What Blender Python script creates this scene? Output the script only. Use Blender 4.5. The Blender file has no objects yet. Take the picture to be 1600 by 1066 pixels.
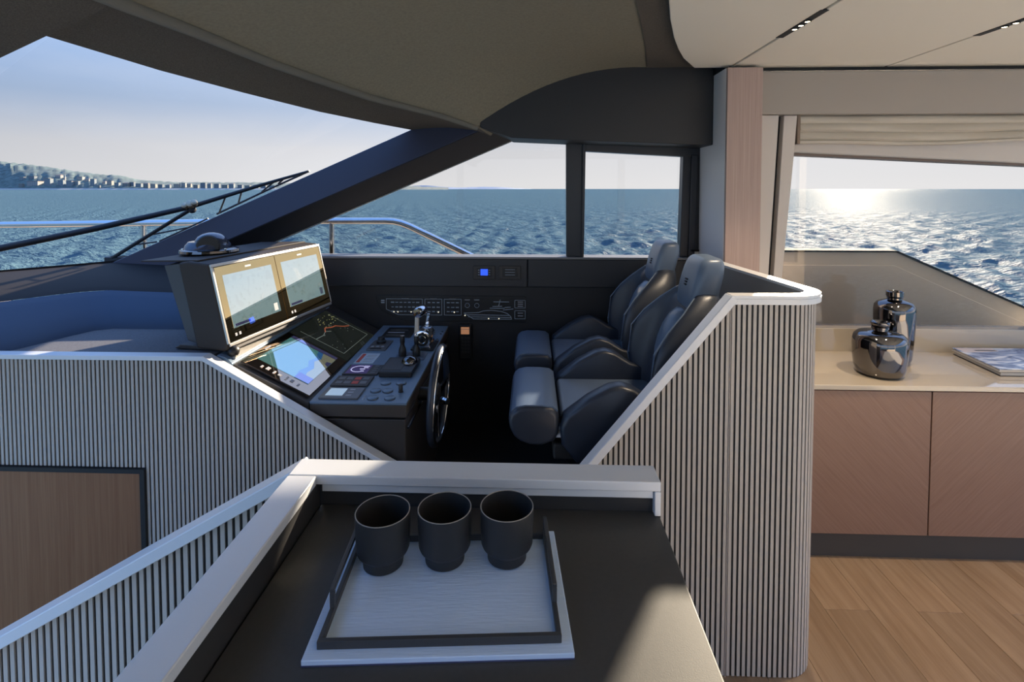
import bpy, bmesh, math, random
import numpy as np
from mathutils import Vector, Matrix, noise

random.seed(7)
SC = bpy.context.scene
COL = SC.collection
PI = math.pi

# ------------------------------------------------------------------ camera
cam = bpy.data.cameras.new('camera')
cam.sensor_width = 36.0
cam.lens = 810.0 / 1600.0 * 36.0
cam.shift_y = -206.0 / 1600.0
cam.clip_end = 20000
camo = bpy.data.objects.new('camera', cam)
COL.objects.link(camo)
camo.location = (0, 0, 1.6)
camo.rotation_euler = (math.radians(90 - 2.26), 0, math.radians(2.1))
SC.camera = camo

# ------------------------------------------------------------------ view
SC.view_settings.view_transform = 'Standard'
SC.view_settings.look = 'None'
SC.view_settings.gamma = 1
SC.view_settings.use_curve_mapping = False
SC.view_settings.exposure = 1.35

# ------------------------------------------------------------------ sun
SUN_AZ, SUN_EL = math.radians(31.0), math.radians(17.8)
SUN_DIR = Vector((math.sin(SUN_AZ) * math.cos(SUN_EL), math.cos(SUN_AZ) * math.cos(SUN_EL), math.sin(SUN_EL)))
sl = bpy.data.lights.new('sun', 'SUN')
sl.energy = 12.8
sl.color = (1.0, 0.84, 0.63)
sl.angle = math.radians(0.9)
so = bpy.data.objects.new('sun', sl)
COL.objects.link(so)
so.rotation_euler = SUN_DIR.to_track_quat('Z', 'Y').to_euler()
so.location = SUN_DIR * 30

# ------------------------------------------------------------------ sky
world = bpy.data.worlds.new('sky')
SC.world = world
world.use_nodes = True
wn, wl = world.node_tree.nodes, world.node_tree.links
wn.clear()
w_out = wn.new('ShaderNodeOutputWorld')
w_bg = wn.new('ShaderNodeBackground')
w_tc = wn.new('ShaderNodeTexCoord')
w_sep = wn.new('ShaderNodeSeparateXYZ')
w_ramp = wn.new('ShaderNodeValToRGB')
w_dot = wn.new('ShaderNodeVectorMath'); w_dot.operation = 'DOT_PRODUCT'
w_dot.inputs[1].default_value = SUN_DIR
w_asin = wn.new('ShaderNodeMath'); w_asin.operation = 'MAXIMUM'; w_asin.inputs[1].default_value = 0.0
wl.new(w_tc.outputs['Generated'], w_sep.inputs[0])
wl.new(w_tc.outputs['Generated'], w_dot.inputs[0])
wl.new(w_sep.outputs['Z'], w_asin.inputs[0])
wl.new(w_asin.outputs[0], w_ramp.inputs[0])
cr = w_ramp.color_ramp
cr.elements[0].position = 0.0; cr.elements[0].color = (0.47, 0.468, 0.475, 1)
cr.elements[1].position = 1.0; cr.elements[1].color = (0.17, 0.43, 1.05, 1)
for p, c in ((0.07, (0.40, 0.41, 0.44, 1)), (0.14, (0.20, 0.285, 0.43, 1)), (0.24, (0.20, 0.34, 0.60, 1)), (0.5, (0.21, 0.46, 1.02, 1))):
    e = cr.elements.new(p); e.color = c
w_m0 = wn.new('ShaderNodeMath'); w_m0.operation = 'MAXIMUM'; w_m0.inputs[1].default_value = 0.0
wl.new(w_dot.outputs['Value'], w_m0.inputs[0])
def w_lobe(power, strength, color, prev):
    p = wn.new('ShaderNodeMath'); p.operation = 'POWER'; p.inputs[1].default_value = power
    wl.new(w_m0.outputs[0], p.inputs[0])
    m = wn.new('ShaderNodeMath'); m.operation = 'MULTIPLY'; m.inputs[1].default_value = strength
    wl.new(p.outputs[0], m.inputs[0])
    v = wn.new('ShaderNodeVectorMath'); v.operation = 'SCALE'
    v.inputs[0].default_value = color
    wl.new(m.outputs[0], v.inputs['Scale'])
    a = wn.new('ShaderNodeVectorMath'); a.operation = 'ADD'
    wl.new(prev, a.inputs[0]); wl.new(v.outputs[0], a.inputs[1])
    return a.outputs[0]
sky = w_lobe(0.9, 0.29, (1.0, 0.96, 0.92), w_ramp.outputs[0])
sky = w_lobe(90, 0.6, (1.0, 0.86, 0.66), sky)
# thin high cloud
w_no = wn.new('ShaderNodeTexNoise'); w_no.inputs['Scale'].default_value = 3.0; w_no.inputs['Detail'].default_value = 5
w_map = wn.new('ShaderNodeMapping'); w_map.inputs['Scale'].default_value = (1, 1, 4)
wl.new(w_tc.outputs['Generated'], w_map.inputs[0]); wl.new(w_map.outputs[0], w_no.inputs[0])
w_mr = wn.new('ShaderNodeMapRange'); w_mr.inputs[1].default_value = 0.5; w_mr.inputs[2].default_value = 0.8; w_mr.inputs[4].default_value = 0.16
wl.new(w_no.outputs['Fac'], w_mr.inputs[0])
w_mix = wn.new('ShaderNodeMix'); w_mix.data_type = 'RGBA'
wl.new(w_mr.outputs[0], w_mix.inputs[0]); wl.new(sky, w_mix.inputs[6]); w_mix.inputs[7].default_value = (0.72, 0.73, 0.76, 1)
wl.new(w_mix.outputs[2], w_bg.inputs['Color'])
w_bg.inputs['Strength'].default_value = 1.0
wl.new(w_bg.outputs[0], w_out.inputs[0])

# ------------------------------------------------------------------ helpers: objects
def tag(o, label=None, cat=None, group=None, kind=None):
    if label: o['label'] = label
    if cat: o['category'] = cat
    if group: o['group'] = group
    if kind: o['kind'] = kind
    return o

def thing(name, loc, label=None, cat=None, group=None, kind=None, rz=0.0):
    o = bpy.data.objects.new(name, None)
    o.empty_display_size = 0.05
    COL.objects.link(o)
    o.location = loc; o.rotation_euler = (0, 0, rz)
    return tag(o, label, cat, group, kind)

def root_offset(parent):
    off = Vector((0, 0, 0))
    while parent is not None:
        off += Vector(parent.location); parent = parent.parent
    return off

class MB:
    """collects vertices and faces in world coordinates"""
    def __init__(self): self.v = []; self.f = []
    def add(self, vs, fs):
        b = len(self.v); self.v += [tuple(p) for p in vs]; self.f += [tuple(i + b for i in f) for f in fs]; return self
    def box(self, x0, x1, y0, y1, z0, z1):
        return self.add([(x0,y0,z0),(x1,y0,z0),(x1,y1,z0),(x0,y1,z0),(x0,y0,z1),(x1,y0,z1),(x1,y1,z1),(x0,y1,z1)],
                        [(3,2,1,0),(4,5,6,7),(0,1,5,4),(1,2,6,5),(2,3,7,6),(3,0,4,7)])
    def hexa(self, a, b):
        """a, b: lists of four points (two opposite quads)"""
        return self.add(list(a) + list(b), [(3,2,1,0),(4,5,6,7),(0,1,5,4),(1,2,6,5),(2,3,7,6),(3,0,4,7)])
    def prism_y(self, poly, y0, y1):
        """polygon in (x,z) extruded along y"""
        n = len(poly)
        vs = [(x, y0, z) for x, z in poly] + [(x, y1, z) for x, z in poly]
        fs = [tuple(range(n)), tuple(range(2*n-1, n-1, -1))] + [((i+1) % n, i, n+i, n+(i+1) % n) for i in range(n)]
        return self.add(vs, fs)
    def prism_z(self, poly, z0, z1):
        n = len(poly)
        vs = [(x, y, z0) for x, y in poly] + [(x, y, z1) for x, y in poly]
        fs = [tuple(range(n-1, -1, -1)), tuple(range(n, 2*n))] + [(i, (i+1) % n, n+(i+1) % n, n+i) for i in range(n)]
        return self.add(vs, fs)
    def solid(self, pts, d):
        """flat polygon of 3d points given thickness by vector d"""
        n = len(pts); d = Vector(d)
        vs = [Vector(p) for p in pts] + [Vector(p) + d for p in pts]
        fs = [tuple(range(n)), tuple(range(2*n-1, n-1, -1))] + [((i+1) % n, i, n+i, n+(i+1) % n) for i in range(n)]
        return self.add(vs, fs)
    def rings(self, rs, closed=True, cap=True, loop=False):
        n = len(rs[0]); m = len(rs)
        vs = [p for r in rs for p in r]; fs = []
        for j in range(m - (0 if loop else 1)):
            j2 = (j + 1) % m
            for i in range(n if closed else n - 1):
                i2 = (i + 1) % n
                fs.append((j*n+i, j*n+i2, j2*n+i2, j2*n+i))
        if cap and closed and not loop:
            fs.append(tuple(range(n-1, -1, -1))); fs.append(tuple(range((m-1)*n, m*n)))
        return self.add(vs, fs)
    def tube(self, pts, r, n=10, r1=None):
        pts = [Vector(p) for p in pts]; rs = []
        for k, p in enumerate(pts):
            t = (pts[min(k+1, len(pts)-1)] - pts[max(k-1, 0)]).normalized()
            a = t.cross(Vector((0, 0, 1)))
            if a.length < 1e-3: a = t.cross(Vector((0, 1, 0)))
            a.normalize(); b = t.cross(a)
            rr = r if r1 is None else r + (r1 - r) * k / (len(pts) - 1)
            rs.append([p + (a*math.cos(2*PI*i/n) + b*math.sin(2*PI*i/n)) * rr for i in range(n)])
        return self.rings(rs)
    def lathe(self, prof, c, axis=(0, 0, 1), n=32, cap=True):
        ax = Vector(axis).normalized()
        a = ax.cross(Vector((0, 1, 0)))
        if a.length < 1e-3: a = ax.cross(Vector((1, 0, 0)))
        a.normalize(); b = ax.cross(a); c = Vector(c)
        rs = [[c + ax*h + (a*math.cos(2*PI*i/n) + b*math.sin(2*PI*i/n)) * r for i in range(n)] for r, h in prof]
        return self.rings(rs, cap=cap)
    def build(self, name, mat, parent=None, smooth=None, bevel=0, seg=2, sub=0, local=False):
        off = Vector((0, 0, 0)) if (local or parent is None) else root_offset(parent)
        me = bpy.data.meshes.new(name)
        me.from_pydata([Vector(p) - off for p in self.v], [], self.f)
        bm = bmesh.new(); bm.from_mesh(me)
        bmesh.ops.recalc_face_normals(bm, faces=bm.faces)
        bm.to_mesh(me); bm.free()
        if smooth is not None or sub:
            me.polygons.foreach_set('use_smooth', [True] * len(me.polygons))
            if smooth and not sub: me.set_sharp_from_angle(angle=math.radians(smooth))
        o = bpy.data.objects.new(name, me); COL.objects.link(o)
        o.parent = parent
        me.materials.append(mat)
        if bevel:
            md = o.modifiers.new('bevel', 'BEVEL'); md.width = bevel; md.segments = seg; md.limit_method = 'ANGLE'; md.angle_limit = math.radians(30)
            if seg > 1:
                me.polygons.foreach_set('use_smooth', [True] * len(me.polygons))
                md.harden_normals = True
        if sub:
            md = o.modifiers.new('sub', 'SUBSURF'); md.levels = sub; md.render_levels = sub
        return o

def struct(o):
    o['kind'] = 'structure'; return o

def rrect(cx, cy, hx, hy, r, z, n=5, fn=None):
    pts = []
    for qx, qy, a0 in ((1, 1, 0), (-1, 1, 90), (-1, -1, 180), (1, -1, 270)):
        for k in range(n):
            a = math.radians(a0 + 90 * k / (n - 1))
            pts.append((cx + qx*(hx - r) + r*math.cos(a), cy + qy*(hy - r) + r*math.sin(a), z))
    return [fn(p) for p in pts] if fn else pts

# ------------------------------------------------------------------ helpers: materials
def mat(name, col, rough=0.5, metal=0.0, spec=0.5, bump=0.0, bscale=200.0, var=0.0, vscale=8.0, coat=0.0, emis=None, estr=0.0, stretch=(1, 1, 1), sheen=0.0, ior=None):
    m = bpy.data.materials.new(name); m.use_nodes = True
    nt = m.node_tree; b = nt.nodes['Principled BSDF']
    b.inputs['Base Color'].default_value = (*col, 1)
    b.inputs['Roughness'].default_value = rough
    b.inputs['Metallic'].default_value = metal
    b.inputs['Specular IOR Level'].default_value = spec
    b.inputs['Coat Weight'].default_value = coat
    b.inputs['Sheen Weight'].default_value = sheen
    if ior: b.inputs['IOR'].default_value = ior
    if emis:
        b.inputs['Emission Color'].default_value = (*emis, 1); b.inputs['Emission Strength'].default_value = estr
    tc = nt.nodes.new('ShaderNodeTexCoord')
    mp = nt.nodes.new('ShaderNodeMapping'); mp.inputs['Scale'].default_value = stretch
    nt.links.new(tc.outputs['Object'], mp.inputs[0])
    if var:
        n = nt.nodes.new('ShaderNodeTexNoise'); n.inputs['Scale'].default_value = vscale; n.inputs['Detail'].default_value = 6
        nt.links.new(mp.outputs[0], n.inputs[0])
        r = nt.nodes.new('ShaderNodeMapRange'); r.inputs[1].default_value = 0.3; r.inputs[2].default_value = 0.7
        r.inputs[3].default_value = 1 - var; r.inputs[4].default_value = 1 + var
        nt.links.new(n.outputs['Fac'], r.inputs[0])
        s = nt.nodes.new('ShaderNodeVectorMath'); s.operation = 'SCALE'; s.inputs[0].default_value = col
        nt.links.new(r.outputs[0], s.inputs['Scale']); nt.links.new(s.outputs[0], b.inputs['Base Color'])
    if bump:
        n2 = nt.nodes.new('ShaderNodeTexNoise'); n2.inputs['Scale'].default_value = bscale; n2.inputs['Detail'].default_value = 3
        nt.links.new(mp.outputs[0], n2.inputs[0])
        bp = nt.nodes.new('ShaderNodeBump'); bp.inputs['Strength'].default_value = bump; bp.inputs['Distance'].default_value = 0.002
        nt.links.new(n2.outputs['Fac'], bp.inputs['Height']); nt.links.new(bp.outputs[0], b.inputs['Normal'])
    return m

def wood(name, c0, c1, rot=(0, 0, 0), scale=(60, 60, 2.5), rough=0.45, var=0.12, per_object=0.0):
    """grain runs along local z before rot"""
    m = bpy.data.materials.new(name); m.use_nodes = True
    nt = m.node_tree; b = nt.nodes['Principled BSDF']; b.inputs['Roughness'].default_value = rough
    tc = nt.nodes.new('ShaderNodeTexCoord')
    r0 = nt.nodes.new('ShaderNodeMapping'); r0.inputs['Rotation'].default_value = rot
    r1 = nt.nodes.new('ShaderNodeMapping'); r1.inputs['Scale'].default_value = scale
    nt.links.new(tc.outputs['Object'], r0.inputs[0]); nt.links.new(r0.outputs[0], r1.inputs[0])
    n = nt.nodes.new('ShaderNodeTexNoise'); n.inputs['Scale'].default_value = 1.0; n.inputs['Detail'].default_value = 8; n.inputs['Roughness'].default_value = 0.65
    n.inputs['Distortion'].default_value = 0.6
    nt.links.new(r1.outputs[0], n.inputs[0])
    cr = nt.nodes.new('ShaderNodeValToRGB')
    cr.color_ramp.elements[0].position = 0.33; cr.color_ramp.elements[0].color = (*c0, 1)
    cr.color_ramp.elements[1].position = 0.66; cr.color_ramp.elements[1].color = (*c1, 1)
    nt.links.new(n.outputs['Fac'], cr.inputs[0])
    oi = nt.nodes.new('ShaderNodeObjectInfo')
    mr = nt.nodes.new('ShaderNodeMapRange'); mr.inputs[3].default_value = 1 - per_object; mr.inputs[4].default_value = 1 + per_object
    nt.links.new(oi.outputs['Random'], mr.inputs[0])
    s = nt.nodes.new('ShaderNodeVectorMath'); s.operation = 'SCALE'
    nt.links.new(cr.outputs[0], s.inputs[0]); nt.links.new(mr.outputs[0], s.inputs['Scale'])
    nt.links.new(s.outputs[0], b.inputs['Base Color'])
    if per_object:
        ad = nt.nodes.new('ShaderNodeVectorMath'); ad.operation = 'ADD'
        k = nt.nodes.new('ShaderNodeMath'); k.operation = 'MULTIPLY'; k.inputs[1].default_value = 37.0
        nt.links.new(oi.outputs['Random'], k.inputs[0])
        nt.links.new(r1.outputs[0], ad.inputs[0]); nt.links.new(k.outputs[0], ad.inputs[1]); nt.links.new(ad.outputs[0], n.inputs[0])
    bp = nt.nodes.new('ShaderNodeBump'); bp.inputs['Strength'].default_value = 0.15; bp.inputs['Distance'].default_value = 0.001
    nt.links.new(n.outputs['Fac'], bp.inputs['Height']); nt.links.new(bp.outputs[0], b.inputs['Normal'])
    return m

def glossy_mix(name, base, gloss, fac, rough=0.015, estr=1.0, emis=None, chart=None):
    """coated display glass: a fraction fac of mirror reflection tinted by its coating over a self-lit or black base"""
    m = bpy.data.materials.new(name); m.use_nodes = True
    nt = m.node_tree; nt.nodes.remove(nt.nodes['Principled BSDF'])
    out = nt.nodes['Material Output']
    d = nt.nodes.new('ShaderNodeBsdfDiffuse'); d.inputs['Color'].default_value = (*base, 1)
    low = d.outputs[0]
    if emis or chart:
        e = nt.nodes.new('ShaderNodeEmission'); e.inputs['Strength'].default_value = estr
        if emis: e.inputs['Color'].default_value = (*emis, 1)
        if chart:
            tc = nt.nodes.new('ShaderNodeTexCoord'); n = nt.nodes.new('ShaderNodeTexNoise')
            n.inputs['Scale'].default_value = chart[0]; n.inputs['Detail'].default_value = 6
            nt.links.new(tc.outputs['Object'], n.inputs[0])
            cr = nt.nodes.new('ShaderNodeValToRGB'); cr.color_ramp.interpolation = 'CONSTANT'
            cr.color_ramp.elements[0].position = 0; cr.color_ramp.elements[0].color = (*chart[1][0][1], 1)
            cr.color_ramp.elements[1].position = chart[1][1][0]; cr.color_ramp.elements[1].color = (*chart[1][1][1], 1)
            for p, c in chart[1][2:]:
                el = cr.color_ramp.elements.new(p); el.color = (*c, 1)
            nt.links.new(n.outputs['Fac'], cr.inputs[0]); nt.links.new(cr.outputs[0], e.inputs['Color'])
        a = nt.nodes.new('ShaderNodeAddShader')
        nt.links.new(d.outputs[0], a.inputs[0]); nt.links.new(e.outputs[0], a.inputs[1]); low = a.outputs[0]
    g = nt.nodes.new('ShaderNodeBsdfGlossy'); g.inputs['Color'].default_value = (*gloss, 1); g.inputs['Roughness'].default_value = rough
    mx = nt.nodes.new('ShaderNodeMixShader'); mx.inputs[0].default_value = fac
    nt.links.new(low, mx.inputs[1]); nt.links.new(g.outputs[0], mx.inputs[2]); nt.links.new(mx.outputs[0], out.inputs[0])
    return m

def glass(name, tint=(0.650, 0.652, 0.654)):
    m = bpy.data.materials.new(name); m.use_nodes = True
    nt = m.node_tree; nt.nodes.remove(nt.nodes['Principled BSDF'])
    out = nt.nodes['Material Output']
    t = nt.nodes.new('ShaderNodeBsdfTransparent'); t.inputs[0].default_value = (*tint, 1)
    g = nt.nodes.new('ShaderNodeBsdfGlossy'); g.inputs['Roughness'].default_value = 0.0
    lw = nt.nodes.new('ShaderNodeLayerWeight'); lw.inputs['Blend'].default_value = 0.5
    pw = nt.nodes.new('ShaderNodeMath'); pw.operation = 'POWER'; pw.inputs[1].default_value = 4.0
    fr = nt.nodes.new('ShaderNodeMath'); fr.operation = 'MULTIPLY_ADD'; fr.inputs[1].default_value = 0.22; fr.inputs[2].default_value = 0.03
    nt.links.new(lw.outputs['Facing'], pw.inputs[0]); nt.links.new(pw.outputs[0], fr.inputs[0])
    mx = nt.nodes.new('ShaderNodeMixShader')
    nt.links.new(fr.outputs[0], mx.inputs[0]); nt.links.new(t.outputs[0], mx.inputs[1]); nt.links.new(g.outputs[0], mx.inputs[2])
    nt.links.new(mx.outputs[0], out.inputs[0])
    return m

M = {}
M['slat'] = mat('slat champagne lacquer', (0.50, 0.45, 0.40), 0.42, bump=0.05, bscale=300)
M['cap'] = mat('cap rail satin metal', (0.74, 0.755, 0.775), 0.36, metal=0.1, spec=0.6)
M['black'] = mat('black backing', (0.012, 0.012, 0.013), 0.6)
M['hull'] = mat('dark leather lining', (0.030, 0.032, 0.038), 0.42, bump=0.12, bscale=350)
M['hull2'] = mat('dark lining panel', (0.021, 0.021, 0.024), 0.5, bump=0.08, bscale=300)
M['pillar'] = mat('dark navy pillar leather', (0.036, 0.042, 0.075), 0.38, bump=0.08, bscale=300)
M['frame'] = mat('black window frame', (0.022, 0.021, 0.026), 0.35)
M['headliner'] = mat('olive charcoal headliner fabric', (0.245, 0.213, 0.152), 0.85, bump=0.5, bscale=420, var=0.10, vscale=90)
M['brow'] = mat('woven brow fabric', (0.10, 0.085, 0.068), 0.85, bump=0.9, bscale=260, var=0.25, vscale=230)
M['beige'] = mat('beige ceiling leather', (0.86, 0.79, 0.67), 0.55, bump=0.06, bscale=300)
M['beige_wall'] = mat('beige leather wall lining', (0.36, 0.315, 0.275), 0.5, bump=0.08, bscale=300)
M['bulwark'] = mat('beige painted bulwark', (0.92, 0.84, 0.74), 0.4)
M['lacquer'] = mat('gloss beige lacquer', (0.50, 0.43, 0.335), 0.06, coat=0.6, spec=0.6)
M['jamb'] = mat('pale taupe jamb lining', (0.60, 0.54, 0.49), 0.45, bump=0.06, bscale=300)
M['blind'] = mat('cream linen', (0.56, 0.50, 0.42), 0.9, bump=0.4, bscale=400)
M['console'] = mat('console soft touch black', (0.042, 0.038, 0.036), 0.5, bump=0.05, bscale=400)
M['deck'] = mat('console top leather with sky tint', (0.14, 0.21, 0.30), 0.34, bump=0.12, bscale=500)  # sky reflected on the console top is put into this blue
M['pod'] = mat('satin bronze grey housing', (0.050, 0.040, 0.034), 0.6, metal=0.0, spec=0.3)
M['pod_rim'] = mat('pale satin rim', (0.60, 0.57, 0.53), 0.28, metal=0.6)
M['skylit_pad'] = mat('dash pad leather with sky tint', (0.040, 0.068, 0.12), 0.6, spec=0.3, bump=0.06, bscale=300)  # blue reflection of the sky is put into the pad's base colour
M['dash'] = mat('dash black leather', (0.016, 0.013, 0.013), 0.7, spec=0.25, bump=0.10, bscale=300)
M['dashfloor'] = mat('dash tray felt', (0.13, 0.13, 0.14), 0.9, bump=0.5, bscale=300, var=0.2, vscale=200)
M['chrome'] = mat('polished chrome', (0.72, 0.73, 0.75), 0.07, metal=1.0)
M['steel'] = mat('polished stainless', (0.74, 0.74, 0.75), 0.12, metal=1.0)
M['gunmetal'] = mat('dark chrome', (0.16, 0.155, 0.16), 0.06, metal=1.0)
M['leather'] = mat('navy black seat leather', (0.026, 0.034, 0.052), 0.36, bump=0.14, bscale=260, spec=0.55)
M['leather_lit'] = mat('lit copy of seat leather', (0.115, 0.16, 0.235), 0.34, bump=0.14, bscale=260, spec=0.55)  # lighter, bluer copy of the seat leather: sky light in its colour
M['counter'] = mat('charcoal stone worktop', (0.052, 0.050, 0.048), 0.50, spec=0.5, bump=0.06, bscale=500, var=0.06, vscale=120)
M['counter_side'] = mat('charcoal inner panel', (0.035, 0.034, 0.034), 0.5)
M['mug'] = mat('matt black ceramic', (0.022, 0.022, 0.024), 0.5, bump=0.03, bscale=400)
M['mug_rim'] = mat('bare grey ceramic rim', (0.30, 0.27, 0.24), 0.5)
M['tray_frame'] = mat('tray black leather edge', (0.045, 0.046, 0.05), 0.5, bump=0.1, bscale=400)
M['tray_top'] = mat('tray pale lizard leather with skylight tint', (0.60, 0.75, 0.98), 0.42, bump=0.0)  # pale leather; the blue of the sky light is put into its colour
M['radio'] = mat('black plastic', (0.015, 0.015, 0.016), 0.4)
M['rubber'] = mat('wiper rubber black', (0.02, 0.02, 0.024), 0.5)
M['brass'] = mat('weathered wiper joint', (0.55, 0.45, 0.32), 0.35, metal=0.7)
M['oak'] = wood('oak floor board', (0.235, 0.145, 0.08), (0.345, 0.235, 0.145), rot=(PI/2, 0, 0), scale=(26, 26, 1.6), rough=0.42, per_object=0.10)
M['walnut_v'] = wood('brown veneer vertical', (0.22, 0.085, 0.03), (0.30, 0.135, 0.055), scale=(120, 120, 2.0))
M['post_wood'] = wood('pinkish veneer vertical', (0.38, 0.265, 0.225), (0.47, 0.345, 0.30), scale=(150, 150, 2.0))
M['veneer_a'] = wood('pinkish veneer leaning left', (0.215, 0.120, 0.082), (0.265, 0.158, 0.112), rot=(0, math.radians(43), 0), scale=(105, 105, 4.0), rough=0.4)
M['veneer_b'] = wood('pinkish veneer leaning right', (0.215, 0.120, 0.082), (0.265, 0.158, 0.112), rot=(0, math.radians(-43), 0), scale=(105, 105, 4.0), rough=0.4)
M['glass'] = glass('window glass')
M['screen_glass'] = glass('windscreen glass', (0.51, 0.514, 0.518))
M['white_print'] = mat('pale print', (0.32, 0.34, 0.38), 0.5)
M['line'] = mat('backlit panel line', (0.12, 0.15, 0.20), 0.5, emis=(0.32, 0.42, 0.55), estr=0.04)
M['amber'] = mat('lit warm indicator', (0.8, 0.7, 0.5), 0.5, emis=(1.0, 0.9, 0.65), estr=0.35)
M['blue_led'] = mat('lit blue lcd', (0.0, 0.02, 0.2), 0.3, emis=(0.03, 0.10, 1.0), estr=0.5)
M['orange_lcd'] = mat('lit orange handset lcd', (0.2, 0.1, 0.05), 0.3, emis=(0.9, 0.42, 0.22), estr=0.13)
M['pale_lcd'] = mat('lit pale blue lcd', (0.2, 0.25, 0.3), 0.2, emis=(0.42, 0.58, 0.75), estr=0.22)
M['red_print'] = mat('red print', (0.45, 0.06, 0.04), 0.5)
M['violet_lcd'] = mat('lit violet gauge', (0.02, 0.01, 0.05), 0.2, emis=(0.03, 0.025, 0.08), estr=0.4)
M['violet_line'] = mat('lit lilac gauge marks', (0.5, 0.5, 0.7), 0.3, emis=(0.62, 0.60, 0.85), estr=0.25)
M['led'] = mat('lit warm led', (1, 0.9, 0.7), 0.4, emis=(1.0, 0.78, 0.45), estr=6.0)

# tray leather: fine cross ribs
nt = M['tray_top'].node_tree; b = nt.nodes['Principled BSDF']
tc = nt.nodes.new('ShaderNodeTexCoord'); mp = nt.nodes.new('ShaderNodeMapping'); mp.inputs['Scale'].default_value = (28, 330, 50)
n1 = nt.nodes.new('ShaderNodeTexNoise'); n1.inputs['Scale'].default_value = 1.0; n1.inputs['Detail'].default_value = 3
bp = nt.nodes.new('ShaderNodeBump'); bp.inputs['Strength'].default_value = 0.7; bp.inputs['Distance'].default_value = 0.0012
nt.links.new(tc.outputs['Object'], mp.inputs[0]); nt.links.new(mp.outputs[0], n1.inputs[0])
nt.links.new(n1.outputs['Fac'], bp.inputs['Height']); nt.links.new(bp.outputs[0], b.inputs['Normal'])

# ------------------------------------------------------------------ sea
def sea_material():
    m = bpy.data.materials.new('sea water'); m.use_nodes = True
    nt = m.node_tree; nt.nodes.remove(nt.nodes['Principled BSDF'])
    df = nt.nodes.new('ShaderNodeBsdfDiffuse'); df.inputs['Color'].default_value = (0.078, 0.140, 0.172, 1)
    gl = nt.nodes.new('ShaderNodeBsdfGlossy'); gl.inputs['Roughness'].default_value = 0.42
    mx = nt.nodes.new('ShaderNodeMixShader'); mx.inputs[0].default_value = 0.021
    nt.links.new(df.outputs[0], mx.inputs[1]); nt.links.new(gl.outputs[0], mx.inputs[2]); nt.links.new(mx.outputs[0], nt.nodes['Material Output'].inputs[0])
    tc = nt.nodes.new('ShaderNodeTexCoord')
    prev = None
    for sc_, st, dist, stretch in ((1.5, 1.0, 0.34, (1, 1.7, 1)), (5.0, 1.0, 0.10, (1, 1.4, 1))):
        mp = nt.nodes.new('ShaderNodeMapping'); mp.inputs['Scale'].default_value = stretch; mp.inputs['Rotation'].default_value = (0, 0, 0.5)
        n = nt.nodes.new('ShaderNodeTexNoise'); n.inputs['Scale'].default_value = sc_; n.inputs['Detail'].default_value = 5; n.inputs['Distortion'].default_value = 0.4
        nt.links.new(tc.outputs['Object'], mp.inputs[0]); nt.links.new(mp.outputs[0], n.inputs[0])
        bp = nt.nodes.new('ShaderNodeBump'); bp.inputs['Strength'].default_value = st; bp.inputs['Distance'].default_value = dist
        nt.links.new(n.outputs['Fac'], bp.inputs['Height'])
        if prev: nt.links.new(prev, bp.inputs['Normal'])
        prev = bp.outputs[0]
    nt.links.new(prev, df.inputs['Normal']); nt.links.new(prev, gl.inputs['Normal'])
    return m

def build_sea():
    Z = -2.6
    q = 1.0098
    rr = [13.0]
    while rr[-1] < 9000: rr.append(rr[-1] * q)
    rr = np.array([2.5, 6.0] + rr); nr = len(rr)
    # dense where it is looked at, coarse round the rest of the boat
    aa = np.radians(np.concatenate([np.linspace(-100, 32, 26), np.linspace(33, 142, 720), np.linspace(144, 260, 24)])); na = len(aa)
    R, A = np.meshgrid(rr, aa, indexing='ij')
    X = R * np.cos(A); Y = R * np.sin(A)
    rng = np.random.default_rng(3)
    H = np.zeros_like(X)
    cell = np.maximum(R * np.radians(109 / 720), R * (q - 1) * 0.8)
    for k in range(34):
        lam = 0.45 * (1.095 ** k) if k < 24 else rng.uniform(0.8, 3.6)
        th = rng.normal(-0.9, 0.8)
        kx, ky = 2*np.pi/lam*np.cos(th), 2*np.pi/lam*np.sin(th)
        ph = rng.uniform(0, 6.28)
        amp = 0.0125 * lam ** 0.9 * (1.0 if lam < 2.5 else 0.7)
        fade = np.clip((lam / cell - 2.2) / 2.0, 0, 1)
        sw = np.sin(kx*X + ky*Y + ph + 0.6*np.sin(0.21*X + 0.13*Y + k))
        H += amp * fade * (sw + 0.35 * sw * np.abs(sw))
    H[0:2] = 0
    co = np.stack([X, Y, H], -1).reshape(-1, 3)
    i, j = np.meshgrid(np.arange(nr - 1), np.arange(na - 1), indexing='ij')
    a = (i * na + j).ravel()
    faces = np.stack([a, a + na, a + na + 1, a + 1], -1)
    me = bpy.data.meshes.new('sea')
    me.vertices.add(len(co)); me.vertices.foreach_set('co', co.astype(np.float32).ravel())
    me.loops.add(faces.size); me.loops.foreach_set('vertex_index', faces.astype(np.int32).ravel())
    me.polygons.add(len(faces)); me.polygons.foreach_set('loop_start', np.arange(0, faces.size, 4, dtype=np.int32))
    me.polygons.foreach_set('use_smooth', np.ones(len(faces), dtype=bool))
    me.update(); me.validate()
    if me.polygons[0].normal.z < 0: me.flip_normals()
    me.materials.append(sea_material())
    o = bpy.data.objects.new('sea', me); COL.objects.link(o); o.location = (0, 0, Z)
    tag(o, 'choppy blue sea glittering in low sun outside the windows', 'sea', kind='stuff')
build_sea()

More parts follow.
